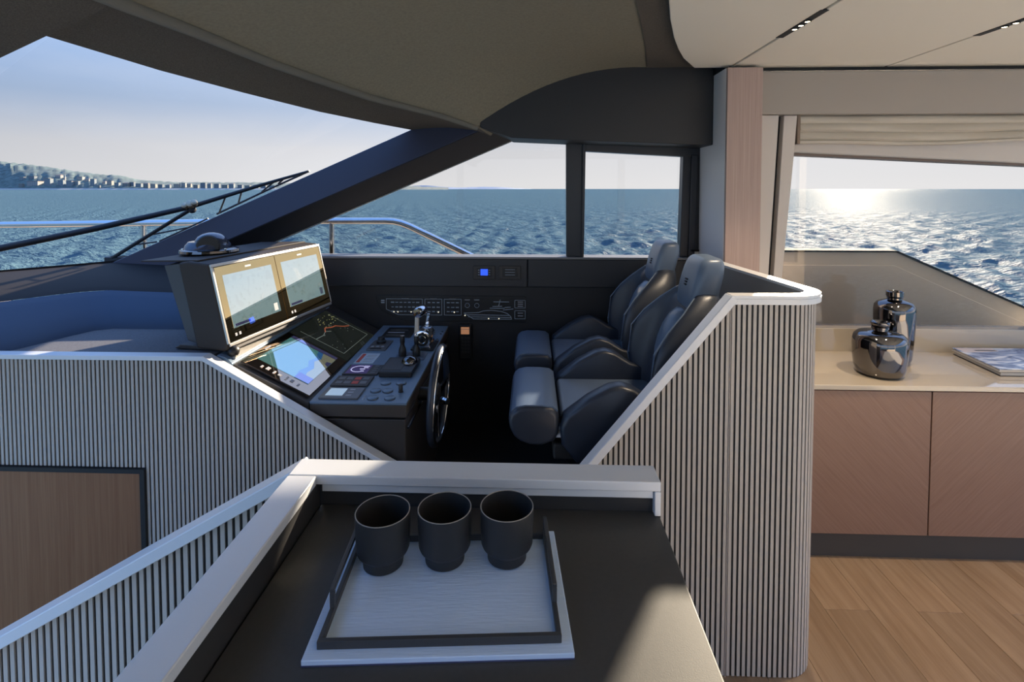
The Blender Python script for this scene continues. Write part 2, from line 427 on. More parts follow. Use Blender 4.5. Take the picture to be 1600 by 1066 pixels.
# ------------------------------------------------------------------ coast
def coast():
    hm = mat('wooded coast', (0.105, 0.145, 0.135), 0.95, var=0.4, vscale=0.05)  # muted blue green: distance haze is put into the hill colour
    DIST = 2300.0
    def az(u): return math.atan((u - 829.7) / 810.0)
    prof = [(-420, 62), (-200, 60), (-60, 46), (0, 40), (50, 34), (100, 27), (140, 22), (170, 21), (200, 14), (235, 12), (270, 10), (330, 10), (400, 10), (470, 8), (560, 6), (640, 4), (700, 2)]
    def hgt(u):
        for (u0, h0), (u1, h1) in zip(prof, prof[1:]):
            if u0 <= u <= u1: return h0 + (h1 - h0) * (u - u0) / (u1 - u0)
        return 0
    mb = MB(); n = 300; m = 14
    rows = []
    for k in range(n):
        u = -420 + 1120 * k / (n - 1); a = az(u); top = hgt(u) / 810 * DIST
        row = []
        for j in range(m):
            t = j / (m - 1)
            d = DIST / math.cos(a) * (1 + 0.22 * t)
            z = -2.7 + (top + 3) * (1.22) * math.sin(min(t, 0.85) / 0.85 * PI / 2) * (1 if t < 0.86 else 0.8)
            z += noise.noise(Vector((u * 0.13, t * 5, 1))) * (2 + top * 0.06) * (t > 0.05) + noise.noise(Vector((u * 0.5, t * 16, 4))) * 3.2 * (t > 0.1)
            row.append((d * math.sin(a), d * math.cos(a), z))
        rows.append(row)
    mb.rings(rows, closed=False, cap=False)
    o = mb.build('coast_hill', hm, smooth=50)
    tag(o, 'hazy wooded hill of the coast sloping down to the sea', 'hill', kind='structure')
    # strip of pale beach
    bm_ = MB()
    rows = [[(d * math.sin(az(u)), d * math.cos(az(u)), z) for d, z in ((DIST/math.cos(az(u))*0.995, -2.7), (DIST/math.cos(az(u))*1.004, 3.2))] for u in range(-200, 440, 8)]
    bm_.rings(rows, closed=False, cap=False)
    tag(bm_.build('beach', mat('pale sand', (0.42, 0.40, 0.37), 0.9)), 'thin pale strip of beach at the foot of the coast', 'beach', kind='structure')
    # far low headland beyond the side window
    rows = []
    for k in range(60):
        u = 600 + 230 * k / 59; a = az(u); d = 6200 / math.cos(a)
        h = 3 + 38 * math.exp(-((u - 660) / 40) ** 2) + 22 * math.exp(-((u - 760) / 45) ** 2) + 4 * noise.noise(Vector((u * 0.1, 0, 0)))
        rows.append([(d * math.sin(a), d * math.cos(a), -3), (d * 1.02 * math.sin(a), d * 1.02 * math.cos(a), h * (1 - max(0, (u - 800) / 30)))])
    tag(MB().rings(rows, closed=False, cap=False).build('headland', mat('far hazy headland', (0.36, 0.42, 0.50), 1.0), smooth=50),  # haze is put into the pale blue base colour
        'faint far headland on the horizon seen through the side window', 'hill', kind='structure')
    walls = [mat('house wall %d' % k, c, 0.9) for k, c in enumerate([(0.36, 0.35, 0.33), (0.25, 0.28, 0.29), (0.38, 0.34, 0.29), (0.20, 0.22, 0.24), (0.24, 0.24, 0.22)])]
    roofm = mat('house roof', (0.34, 0.25, 0.21), 0.9)
    winm = mat('house window', (0.12, 0.15, 0.19), 0.5)
    R = random.Random(11)
    # u, base height in pixels above the waterline, width px, height px, storeys, roof?
    spec = [(24, 8, 20, 9, 0), (49, 9, 11, 13, 1), (71, 9, 10, 10, 1), (85, 8, 10, 9, 1), (97, 10, 8, 7, 1), (23, 24, 10, 5, 3), (67, 27, 10, 5, 0), (47, 20, 9, 5, 3), (103, 22, 10, 6, 0),
            (115, 18, 8, 5, 0), (124, 8, 8, 13, 1), (134.5, 3, 4, 5, 4), (143, 12, 6, 5, 0), (152, 10, 9, 8, 2), (164, 8, 8, 6, 1), (178, 6, 10, 7, 4), (189, 7, 8, 8, 3), (200, 5, 10, 7, 1), (212, 4, 9, 8, 4),
            (224, 4, 9, 7, 2), (236, 4, 8, 6, 3), (248, 4, 8, 5, 1), (262, 4, 9, 7, 2), (274, 5, 7, 8, 0), (283, 5, 7, 6, 2), (294, 3, 8, 6, 4), (306, 3, 9, 10, 3), (316, 3, 7, 8, 1), (328, 3, 9, 8, 3), (341, 3, 10, 6, 4),
            (352, 3, 9, 8, 1), (366, 3, 8, 6, 3), (378, 3, 9, 5, 4), (392, 3, 9, 6, 1), (4, 6, 7, 6, 4), (6, 22, 8, 5, 1), (404, 3, 9, 5, 3), (418, 3, 10, 5, 1)]
    where = {'hill': [], 'foot': [], 'shore': []}
    for i, (u, hb, w, h, c) in enumerate(spec):
        a = az(u); top = hgt(u) / 810 * DIST
        want = max(0.5, min(hb / 810 * DIST * 0.75, (top + 3) * 1.1))
        tt = max(0.03, math.asin(min(0.98, want / ((top + 3) * 1.22))) / (PI / 2) * 0.85)
        d = DIST / math.cos(a) * (1 + 0.22 * tt)
        px = d * math.cos(a) / 810
        cx, cy = d * math.sin(a), d * math.cos(a)
        W, H, z0 = w * px * 0.9, h * px * 0.85, -2.7 + want
        nm = 'villa' if h < 9 else 'apartment_block'
        t = thing(nm, (cx, cy, z0 - 5))
        MB().box(cx - W/2, cx + W/2, cy, cy + W * 0.6, z0 - 5, z0 + H).build('wall', walls[c], t)
        rf = MB()
        if i % 3 == 0 and h < 9:
            rf.add([(cx-W*.55, cy-1, z0+H), (cx+W*.55, cy-1, z0+H), (cx+W*.55, cy+W*.65, z0+H), (cx-W*.55, cy+W*.65, z0+H), (cx-W*.25, cy+W*.4, z0+H+3.5), (cx+W*.25, cy+W*.4, z0+H+3.5)],
                   [(0,1,5,4), (1,2,5), (2,3,4,5), (3,0,4), (0,3,2,1)])
        else:
            rf.box(cx - W*.53, cx + W*.53, cy - 0.8, cy + W*.62, z0 + H, z0 + H + 1.2)
        rf.build('roof', roofm if i % 3 == 0 else walls[(c+1) % 5], t)
        for s in range(max(1, int(H // 7))):
            for q in range(max(2, int(W // 9))):
                wx = cx - W/2 + (q + .5) * W / max(2, int(W // 9))
                MB().box(wx - 1.3, wx + 1.3, cy - 0.3, cy + .2, z0 + 3 + s*7, z0 + 5.6 + s*7).build('window', winm, t)
        zone = 'hill' if hb >= 16 else 'foot' if u < 140 else 'shore'
        where[zone].append((u, t))
    NTH = 'first second third fourth fifth sixth seventh eighth ninth tenth eleventh twelfth thirteenth fourteenth fifteenth sixteenth seventeenth eighteenth nineteenth twentieth twenty-first twenty-second twenty-third twenty-fourth twenty-fifth twenty-sixth'.split()
    for zone, text in (('hill', 'tiny villa high among the trees of the coastal hill, %s from the left'), ('foot', 'tiny building at the foot of the wooded hill, %s from the left'), ('shore', 'tiny building in the low shore row right of the hill, %s from the left')):
        for k, (u, t) in enumerate(sorted(where[zone], key=lambda q: q[0])):
            tag(t, text % NTH[k], 'house', 'houses on the coast')
    a = az(78); d = DIST / math.cos(a) * 1.05; cx, cy = d*math.sin(a), d*math.cos(a)
    t = thing('bell_tower', (cx, cy, 8), 'slim pale tower spire rising from the houses below the wooded hill', 'tower')
    MB().box(cx-3, cx+3, cy, cy+6, 8, 58).build('shaft', walls[0], t)
    MB().lathe([(3.6, 0), (0.3, 20)], (cx, cy+3, 58), n=8).build('spire', walls[1], t)
coast()

# ------------------------------------------------------------------ floor
def build_floor():
    base = MB().box(-0.6, 4.2, -2.6, 2.7, -0.06, -0.012).build('floor', mat('floor underlay', (0.10, 0.065, 0.04), 0.8))
    struct(base); tag(base, 'oak board floor of the saloon')
    W = 0.172
    k = 0
    x = -0.6 + 0.0
    xs = []
    while x < 4.1:
        xs.append(x); x += W
    bm_cache = {}
    for i, x0 in enumerate(xs):
        ycut = [-2.6, -1.05 + 0.55 * ((i * 7) % 5) / 5, 0.5 + 0.5 * ((i * 3) % 4) / 4, 1.955 if i % 2 == 0 else 1.60, 2.66]
        for y0, y1 in zip(ycut, ycut[1:]):
            o = MB().box(x0 + .0004, x0 + W - .0004, y0 + .0004, y1 - .0004, -0.012, 0).build('plank', M['oak'], base, bevel=0.0008, seg=1)
build_floor()
rg = thing('bounce_sheet', (2.2, -0.4, 0.0), 'unseen cream sheet added behind the viewer to bounce sun onto the ceiling', 'bounce_sheet')  # added out of view to bounce sunlight up to the ceiling
MB().box(0.7, 3.9, -2.2, 1.35, 0.0005, 0.012).build('bounce_face', mat('cream light reflector', (0.74, 0.69, 0.60), 0.95, bump=0.6, bscale=300), rg, bevel=0.004)
pf = MB().box(-0.95, 0.86, 1.72, 2.93, 0.10, 0.25).build('floor', mat('black helm carpet', (0.012, 0.012, 0.013), 0.95, bump=0.5, bscale=300))
struct(pf); tag(pf, 'black carpet platform under the helm seats')
sf = MB().box(-4.0, -0.5, 0.2, 1.9, -1.05, -1.0).build('floor', M['black']); struct(sf); tag(sf, 'dark floor at the foot of the companionway')

# ------------------------------------------------------------------ ceiling
def build_ceiling():
    ZC = 2.2
    root = thing('ceiling', (1.5, 0, ZC), 'beige leather ceiling panels with dark joints', kind='structure')
    curve = [(0.20, -2.5), (0.20, -0.5), (0.225, 0.3), (0.29, 0.9), (0.37, 1.4), (0.437, 1.691), (0.491, 1.88), (0.569, 2.117), (0.635, 2.29), (0.70, 2.44), (0.79, 2.60), (0.81, 2.635)]
    def panel(poly): MB().prism_z(poly, ZC, ZC + 0.03).build('panel', M['beige'], root, bevel=0.004, seg=2)
    panel(curve + [(0.978, 2.635), (0.978, -2.5)])
    for x0, x1 in ((0.99, 1.737), (1.748, 2.495), (2.506, 3.25), (3.26, 4.1)):
        panel([(x0, -2.5), (x0, 2.645), (x1, 2.645), (x1, -2.5)])
    MB().box(0.75, 4.1, -2.5, 2.7, ZC + 0.03, ZC + 0.06).build('joint_backing', M['black'], root)
    # wider black slots that carry the spotlights
    for x in (0.984, 1.7425, 2.5):
        MB().box(x - 0.014, x + 0.014, 1.80, 2.12, ZC - 0.002, ZC + 0.004).build('light_slot', M['black'], root)
    # dark headliner above the helm
    hroot = thing('ceiling', (-0.3, 1.5, 2.1), 'dark olive fabric headliner above the helm', kind='structure')
    E_ = [(-0.20, 2.93, 1.88), (-0.285, 2.75, 1.925), (-0.46, 2.63, 1.975), (-0.756, 2.396, 2.03), (-0.982, 1.951, 2.08), (-1.082, 1.636, 2.11), (-1.137, 1.41, 2.12), (-1.24, 0.9, 2.14), (-1.30, 0.3, 2.15), (-1.30, -0.5, 2.15), (-1.2, -1.5, 2.1), (-0.9, -2.4, 1.98)]
    B_ = [(0.62, 2.93, 2.225), (0.60, 2.75, 2.23), (0.575, 2.63, 2.235), (0.52, 2.396, 2.235), (0.40, 1.951, 2.235), (0.31, 1.636, 2.235), (0.25, 1.41, 2.235), (0.16, 0.9, 2.235), (0.10, 0.3, 2.235), (0.08, -0.5, 2.235), (0.08, -1.5, 2.235), (0.08, -2.4, 2.235)]
    rows = []
    for e, b2 in zip(E_, B_):
        row = []
        for k in range(15):
            s = k / 14
            zz = e[2] + (b2[2] - e[2]) * (1 - (1 - s) ** 2.0)
            dome = 0.05 * math.sin(PI * s) * max(0, min(1, (2.93 - e[1]) / 0.9))
            row.append((e[0] + (b2[0] - e[0]) * s, e[1] + (b2[1] - e[1]) * s, zz + dome))
        rows.append(row)
    MB().rings(rows, closed=False, cap=False).build('headliner_skin', M['headliner'], hroot, smooth=80)
    strip = [(p[0], p[1], 2.228) for p in B_]
    MB().rings([[p, (p[0] + 0.55, p[1], 2.231)] for p in strip], closed=False, cap=False).build('headliner_border', M['brow'], hroot, smooth=60)
    # rolled front edge
    MB().tube([(x, y, z - 0.004) for x, y, z in E_[1:]], 0.013, 8, 0.034).build('edge_roll', mat('lighter woven edge', (0.17, 0.16, 0.135), 0.8, bump=0.6, bscale=300), hroot, smooth=60)
    # brow between headliner edge and windscreen
    Wt = [(-0.62, 2.93, 1.92), (-0.66, 2.86, 1.925), (-0.80, 2.64, 1.936), (-0.972, 2.37, 1.954), (-1.15, 2.048, 1.984), (-1.292, 1.778, 2.012), (-1.429, 1.487, 2.05), (-1.58, 1.1, 2.085), (-1.7, 0.5, 2.1), (-1.72, -0.4, 2.1)]
    rows = []
    for e, w in zip(E_[:10], Wt):
        row = []
        for k in range(7):
            s = k / 6
            p = Vector(e).lerp(Vector(w), s)
            p.z += 0.018 * math.sin(PI * s)
            row.append(tuple(p))
        row.append((w[0] - 0.02, w[1] + 0.01, w[2] + 0.045))
        rows.append(row)
    MB().rings(rows, closed=False, cap=False).build('brow_panel', M['brow'], hroot, smooth=60)
    # roof shell above so no daylight leaks in
    MB().prism_z([(-0.3, -2.6), (4.4, -2.6), (4.4, 2.78), (1.02, 2.78), (1.02, 3.06), (-0.3, 3.06)], 2.31, 2.36).build('roof_shell', M['black'], hroot)
    MB().rings([[(e[0] - 0.0, e[1], e[2] + 0.05), (e[0] * 0.5, e[1], 2.34), (0.2, e[1], 2.345)] for e in E_], closed=False, cap=False).build('roof_shell', M['black'], hroot)
    # screw heads on the brow
    for p in ((-0.735, 2.64, 1.968), (-0.60, 2.80, 1.945)):
        MB().lathe([(0.005, -0.004), (0.005, 0.004)], p, n=10).build('screw', M['black'], hroot)
build_ceiling()

# spotlights in the slots
for (x, y, lab) in ((0.984, 2.00, 'warm ceiling spotlight nearest the wooden post, in the left joint'), (0.984, 1.955, 'middle warm spotlight of three in the left ceiling joint'), (0.984, 1.91, 'warm ceiling spotlight farthest from the post in the left joint'),
                    (1.7425, 2.00, 'first warm spotlight from the beam in the right ceiling joint'), (1.7425, 1.955, 'middle warm spotlight of three in the right ceiling joint'), (1.7425, 1.91, 'rightmost warm spotlight in the right ceiling joint')):
    t = thing('ceiling_spotlight', (x, y, 2.198), lab, 'spotlight', 'spotlights in the ceiling joints')
    MB().lathe([(0.0125, 0), (0.0125, -0.004), (0.009, -0.004), (0.009, -0.001)], (x, y, 2.198), n=16).build('ring', M['black'], t, smooth=40)
    MB().lathe([(0.009, 0), (0.0085, -0.0025), (0.004, -0.0035)], (x, y, 2.1975), n=16).build('lens', M['led'], t, smooth=40)
    lp = bpy.data.lights.new('spot', 'SPOT'); lp.energy = 6; lp.color = (1.0, 0.80, 0.58); lp.spot_size = math.radians(84); lp.spot_blend = 0.7; lp.shadow_soft_size = 0.02
    lo = bpy.data.objects.new('spot_beam', lp); COL.objects.link(lo); lo.parent = t; lo.location = (0, 0, -0.01)

# ------------------------------------------------------------------ starboard side of the helm
def build_side():
    # lower lining below the sill
    w = thing('wall_starboard', (0, 2.95, 0.2), 'dark leather side wall below the helm windows', kind='structure')
    MB().prism_y([(-2.5, 0.0), (0.99, 0.0), (0.99, 1.20), (-2.5, 1.20)], 2.95, 3.0).build('lower_panel', M['hull2'], w, bevel=0.004)
    MB().prism_y([(-2.5, 1.039), (-0.02, 1.039), (-0.02, 1.20), (-2.5, 1.20)], 2.932, 3.0).build('upper_panel', M['hull'], w, bevel=0.006)
    MB().prism_y([(-0.017, 1.039), (0.99, 1.039), (0.99, 1.20), (-0.017, 1.20)], 2.932, 3.0).build('upper_panel', M['hull'], w, bevel=0.006)
    MB().box(-1.75, 0.99, 2.925, 3.05, 1.20, 1.213).build('sill', mat('grey sill strip', (0.20, 0.20, 0.21), 0.35), w, bevel=0.003)
    # lining above the windows
    u = thing('wall_starboard', (0.4, 2.95, 1.9), 'dark side lining above the helm windows', kind='structure')
    MB().prism_y([(-0.27, 1.925), (-0.100, 1.868), (0.232, 1.853), (0.944, 1.826), (0.944, 2.315), (-0.27, 2.315)], 2.74, 3.02).build('upper_lining', M['hull2'], u, bevel=0.006)
    MB().prism_y([(-0.55, 1.69), (-0.108, 1.886), (-0.05, 2.29), (-0.40, 2.29), (-0.55, 1.90)], 2.955, 3.02).build('upper_lining', M['hull2'], u)
    # windows
    f = thing('window_1', (0.2, 2.97, 1.213), 'forward side window of the helm with slanted edge', kind='structure')
    MB().prism_y([(-1.68, 1.213), (0.20, 1.213), (0.20, 1.859), (-0.108, 1.874)], 2.985, 2.991).build('pane', M['glass'], f)
    MB().prism_y([(0.202, 1.213), (0.30, 1.213), (0.305, 1.87), (0.199, 1.87)], 2.955, 3.02).build('mullion', M['frame'], f, bevel=0.004)
    MB().prism_y([(0.285, 1.213), (0.30, 1.213), (0.307, 1.87), (0.29, 1.87)], 2.935, 2.96).build('mullion_bead', M['frame'], f, bevel=0.003)
    MB().prism_y([(-0.108, 1.874), (0.20, 1.859), (0.20, 1.872), (-0.108, 1.886)], 2.94, 3.0).build('top_edge', M['frame'], f)
    MB().tube([(-1.64, 2.955, 1.224), (-0.108, 2.955, 1.871)], 0.0035, 6).build('edge_bead', M['pod_rim'], f)
    f = thing('window_2', (0.57, 2.97, 1.213), 'aft side window of the helm with dark frame', kind='structure')
    MB().prism_y([(0.30, 1.213), (0.842, 1.213), (0.855, 1.78), (0.308, 1.81)], 2.985, 2.991).build('pane', M['glass'], f)
    MB().prism_y([(0.305, 1.812), (0.854, 1.781), (0.99, 1.775), (0.99, 1.84), (0.305, 1.868)], 2.95, 3.02).build('frame_top', M['frame'], f, bevel=0.004)
    MB().prism_y([(0.842, 1.213), (0.99, 1.213), (0.99, 1.80), (0.855, 1.80)], 2.955, 3.02).build('frame_side', M['frame'], f, bevel=0.004)
    MB().prism_y([(0.885, 1.213), (0.92, 1.213), (0.932, 1.79), (0.897, 1.79)], 2.938, 2.96).build('frame_bead', M['frame'], f, bevel=0.004)
    # A pillar
    p = thing('trim_1', (-1.5, 2.9, 1.3), 'broad dark raked windscreen pillar', kind='structure')
    ax = Vector((1.713, 0, 0.743)).normalized()
    def line(a, b_, t): return Vector(a).lerp(Vector(b_), t)
    U = ((-2.382, 2.86, 1.182), (-0.669, 2.86, 1.925)); Rr = ((-1.731, 2.83, 1.296), (-0.243, 2.83, 1.931)); L = ((-1.60, 2.955, 1.246), (-0.108, 2.955, 1.872))
    up, lo = MB(), MB()
    def sec(t):
        return (line(*U, t), line(*Rr, t), line(*L, t))
    # upper facet
    a0, b0, c0 = line(*U, -0.12), line(*Rr, -0.35), line(*L, -0.35)
    a1, b1, c1 = line(*U, 1.05), line(*Rr, 1.02), line(*L, 1.0)
    up.add([a0, a1, b1, b0, a0 + Vector((0, .05, 0.0)), a1 + Vector((0, .05, 0)), b1 + Vector((0, .12, 0)), b0 + Vector((0, .12, 0))],
           [(0,1,2,3), (7,6,5,4), (0,4,5,1), (1,5,6,2), (2,6,7,3), (3,7,4,0)])
    up.build('pillar_facet', M['pillar'], p, bevel=0.006)
    lo.add([b0, b1, c1, c0, b0 + Vector((0, .12, 0)), b1 + Vector((0, .12, 0)), c1 + Vector((0, .05, 0)), c0 + Vector((0, .05, 0))],
           [(0,1,2,3), (7,6,5,4), (0,4,5,1), (1,5,6,2), (2,6,7,3), (3,7,4,0)])
    lo.build('pillar_facet', M['hull2'], p, bevel=0.004)
    # windscreen
    g = thing('window_3', (-2.3, 2.4, 1.2), 'raked windscreen pane looking over the bow', kind='structure')
    rows = [[(-2.38, 2.97, 1.16), (-0.60, 2.97, 1.94)], [(-2.66, 2.487, 1.184), (-0.96, 2.39, 1.985)], [(-2.95, 2.05, 1.19), (-1.15, 2.06, 2.02)], [(-3.40, 1.45, 1.19), (-1.43, 1.47, 2.08)]]
    MB().rings(rows, closed=False, cap=False).build('pane', M['screen_glass'], g, smooth=60)
    mu = thing('trim_2', (-1.4, 1.4, 2.0), 'woven fabric windscreen centre mullion at the upper left', kind='structure')
    d = Vector((-1.713, 0, -0.743))
    A, B2, Cc, D2 = Vector((-1.429, 1.487, 2.05)), Vector((-1.137, 1.41, 2.115)), Vector((-1.25, 0.85, 2.14)), Vector((-1.55, 0.95, 2.10))
    a_ = [A, B2, Cc, D2]
    MB().add(a_ + [q + d * 1.15 for q in a_] + [q + Vector((0, 0, .06)) for q in a_] + [q + d * 1.15 + Vector((0, 0, .06)) for q in a_],
             [(0,1,2,3), (0,4,5,1), (1,5,6,2), (2,6,7,3), (3,7,4,0), (4,12,13,5), (8,9,10,11), (0,8,12,4), (12,8,9,13), (13,9,10,14), (14,10,11,15), (15,11,8,12)]).build('mullion_skin', M['brow'], mu)
build_side()

def cap_bar(name, pts, y0, y1, th, m, parent, bevel=0.003):
    """rail along points (x,z): top surface through pts, thickness th downwards normal to the run"""
    mb = MB(); rs = []
    for k, (x, z) in enumerate(pts):
        xa, za = pts[max(k-1, 0)]; xb, zb = pts[min(k+1, len(pts)-1)]
        if 0 < k < len(pts) - 1:
            n1 = Vector((-(z-za), x-xa)).normalized(); n2 = Vector((-(zb-z), xb-x)).normalized()
            nn = (n1 + n2); nn = nn / (nn.length ** 2) * 2
        else:
            nn = Vector((-(zb-za), xb-xa)).normalized()
        nx, nz = (nn.x, nn.y) if nn.y > 0 else (-nn.x, -nn.y)
        rs.append([(x, y0, z), (x, y1, z), (x - nx*th, y1, z - nz*th), (x - nx*th, y0, z - nz*th)])
    mb.rings(rs)
    return mb.build(name, m, parent, bevel=bevel)

# ------------------------------------------------------------------ saloon side: post, beam, window, blind, bulwark
def build_saloon_side():
    p = MB().box(0.947, 1.116, 2.56, 2.95, 0.0, 2.185).build('trim_3', M['post_wood'], bevel=0.003)
    struct(p); tag(p, 'veneered wooden post between helm and saloon windows')
    s = MB().box(0.9448, 0.9468, 2.575, 2.95, 0.0, 2.185).build('trim_4', mat('lilac grey post side', (0.84, 0.80, 0.80), 0.4), bevel=0.002)
    struct(s); tag(s, 'grey side lining of the wooden post')
    b = MB().box(1.118, 4.1, 2.60, 2.70, 1.965, 2.172).build('trim_5', M['beige_wall'], bevel=0.004)
    struct(b); tag(b, 'beige leather beam above the saloon window')
    g = MB().box(0.9455, 4.1, 2.645, 2.72, 2.186, 2.235).build('trim_6', M['black']); struct(g); tag(g, 'black shadow gap under the ceiling panels')
    k = MB().box(0.9445, 1.13, 2.722, 2.95, 2.1855, 2.32).build('trim_7', M['black']); struct(k); tag(k, 'black filler above the wooden post')
    w = thing('window_4', (1.6, 2.7, 0.9), 'wide saloon window with beige slanted jamb', kind='structure')
    MB().prism_y([(1.118, 0.70), (1.165, 0.70), (1.222, 1.963), (1.118, 1.963)], 2.62, 2.72).build('jamb_panel', M['jamb'], w, bevel=0.003)
    MB().prism_y([(1.165, 0.70), (1.195, 0.70), (1.252, 1.963), (1.222, 1.963)], 2.67, 2.72).build('jamb_slot', M['black'], w)
    MB().prism_y([(1.195, 0.70), (1.235, 0.85), (1.305, 1.779), (1.316, 1.963), (1.252, 1.963)], 2.63, 2.74).build('jamb', M['jamb'], w, bevel=0.003)
    MB().prism_y([(1.305, 1.779), (4.1, 1.64), (4.1, 1.965), (1.315, 1.965)], 2.70, 2.76).build('header', M['jamb'], w, bevel=0.003)
    MB().prism_y([(1.305, 1.772), (4.1, 1.633), (4.1, 1.645), (1.305, 1.784)], 2.692, 2.77).build('header_edge', mat('brown seal', (0.14, 0.10, 0.08), 0.5), w)
    MB().prism_y([(1.235, 0.88), (4.1, 0.88), (4.1, 1.64), (1.305, 1.779)], 2.745, 2.752).build('pane', M['glass'], w)
    MB().box(1.0, 4.1, 2.69, 2.78, 0.72, 0.885).build('sill_upstand', M['lacquer'], w, bevel=0.003)
    # roman blind
    bl = thing('roman_blind', (2.4, 2.66, 1.8), 'cream linen roman blind gathered up under the beam', 'blind')
    x0, x1 = 1.335, 3.9
    prof = [(2.655, 1.966), (2.642, 1.955), (2.638, 1.935), (2.652, 1.926), (2.640, 1.915), (2.634, 1.893), (2.650, 1.884), (2.638, 1.874), (2.632, 1.852), (2.648, 1.843), (2.638, 1.838), (2.640, 1.826), (2.665, 1.824)]
    rows = []
    for k in range(25):
        x = x0 + (x1 - x0) * k / 24
        sag = 0.012 * math.sin((x - x0) * 1.9) + 0.004 * math.sin(x * 7)
        rise = max(0, (x - 1.75)) * 0.03
        rows.append([(x, y + 0.003 * math.sin(x * 9 + j), z - sag * (j / 12) + rise * (j / 12) ** 2) for j, (y, z) in enumerate(prof)] + [(x, 2.69, 1.83 + rise), (x, 2.69, 1.966)])
    MB().rings(rows).build('fabric', M['blind'], bl, smooth=70)
    MB().box(1.318, 1.334, 2.632, 2.695, 1.822, 1.966).build('side_bracket', mat('brown bracket', (0.20, 0.14, 0.10), 0.5), bl, bevel=0.003)
    # bulwark outside
    bw = thing('bulwark', (2.2, 2.98, 0.2), 'beige outer bulwark sloping down beyond the saloon window', 'bulwark')
    top = [(0.9, 1.247), (2.030, 1.247), (2.730, 0.938), (3.487, 0.581), (4.0, 0.34)]
    low = [(0.9, 1.173), (2.022, 1.173), (2.709, 0.866), (3.42, 0.53), (3.9, 0.31)]
    MB().prism_y([(0.9, 0.2), (4.0, 0.2)] + top[::-1], 2.95, 3.03).build('panel', M['bulwark'], bw)
    MB().prism_y([(0.9, 0.2), (3.9, 0.2)] + low[::-1], 2.944, 2.955).build('inset_panel', M['bulwark'], bw, bevel=0.003)
    cap_bar('cap_strip', [(x, z + 0.010) for x, z in top], 2.938, 3.04, 0.010, mat('brown bulwark cap', (0.028, 0.022, 0.018), 0.8, spec=0.1), bw, bevel=0)
    dk = MB().box(-6, 0.9, 3.02, 3.55, 0.75, 0.8).build('side_deck', mat('teak side deck', (0.35, 0.27, 0.19), 0.7)); struct(dk); tag(dk, 'side deck outside the windows')
build_saloon_side()

# ------------------------------------------------------------------ port side behind the camera
def build_port_side():
    w = thing('wall_port', (1.5, -2.4, 0.0), 'beige port wall of the saloon behind the viewer', kind='structure')
    MB().box(-1.2, 4.1, -2.5, -2.4, 0.0, 0.5).build('lower_wall', M['beige_wall'], w)
    MB().box(-1.2, 4.1, -2.5, -2.4, 2.08, 2.3).build('upper_wall', M['beige_wall'], w)
    for x in (-1.2, 1.4, 4.0): MB().box(x, x + 0.1, -2.5, -2.4, 0.5, 2.08).build('window_post', M['beige_wall'], w)
build_port_side()

# ------------------------------------------------------------------ slatted walls
PITCH, SW = 0.0168, 0.0099
unit = MB().box(-SW/2, SW/2, -0.0015, 0.0025, -1.0, 0.0)
def unit_slat():
    me = bpy.data.meshes.new('slat'); me.from_pydata(unit.v, [], unit.f); me.materials.append(M['slat']); me.update(); return me
SLAT = unit_slat()
def slat(parent, x, y, ztop, zbot, rz=0.0):
    o = bpy.data.objects.new('slat', SLAT); COL.objects.link(o); o.parent = parent
    o.location = Vector((x, y, ztop)) - root_offset(parent); o.scale = (1, 1, ztop - zbot); o.rotation_euler = (0, 0, rz)

def interp(pts, x):
    for (x0, z0), (x1, z1) in zip(pts, pts[1:]):
        if x0 <= x <= x1: return z0 + (z1 - z0) * (x - x0) / (x1 - x0)
    return pts[-1][1] if x > pts[-1][0] else pts[0][1]

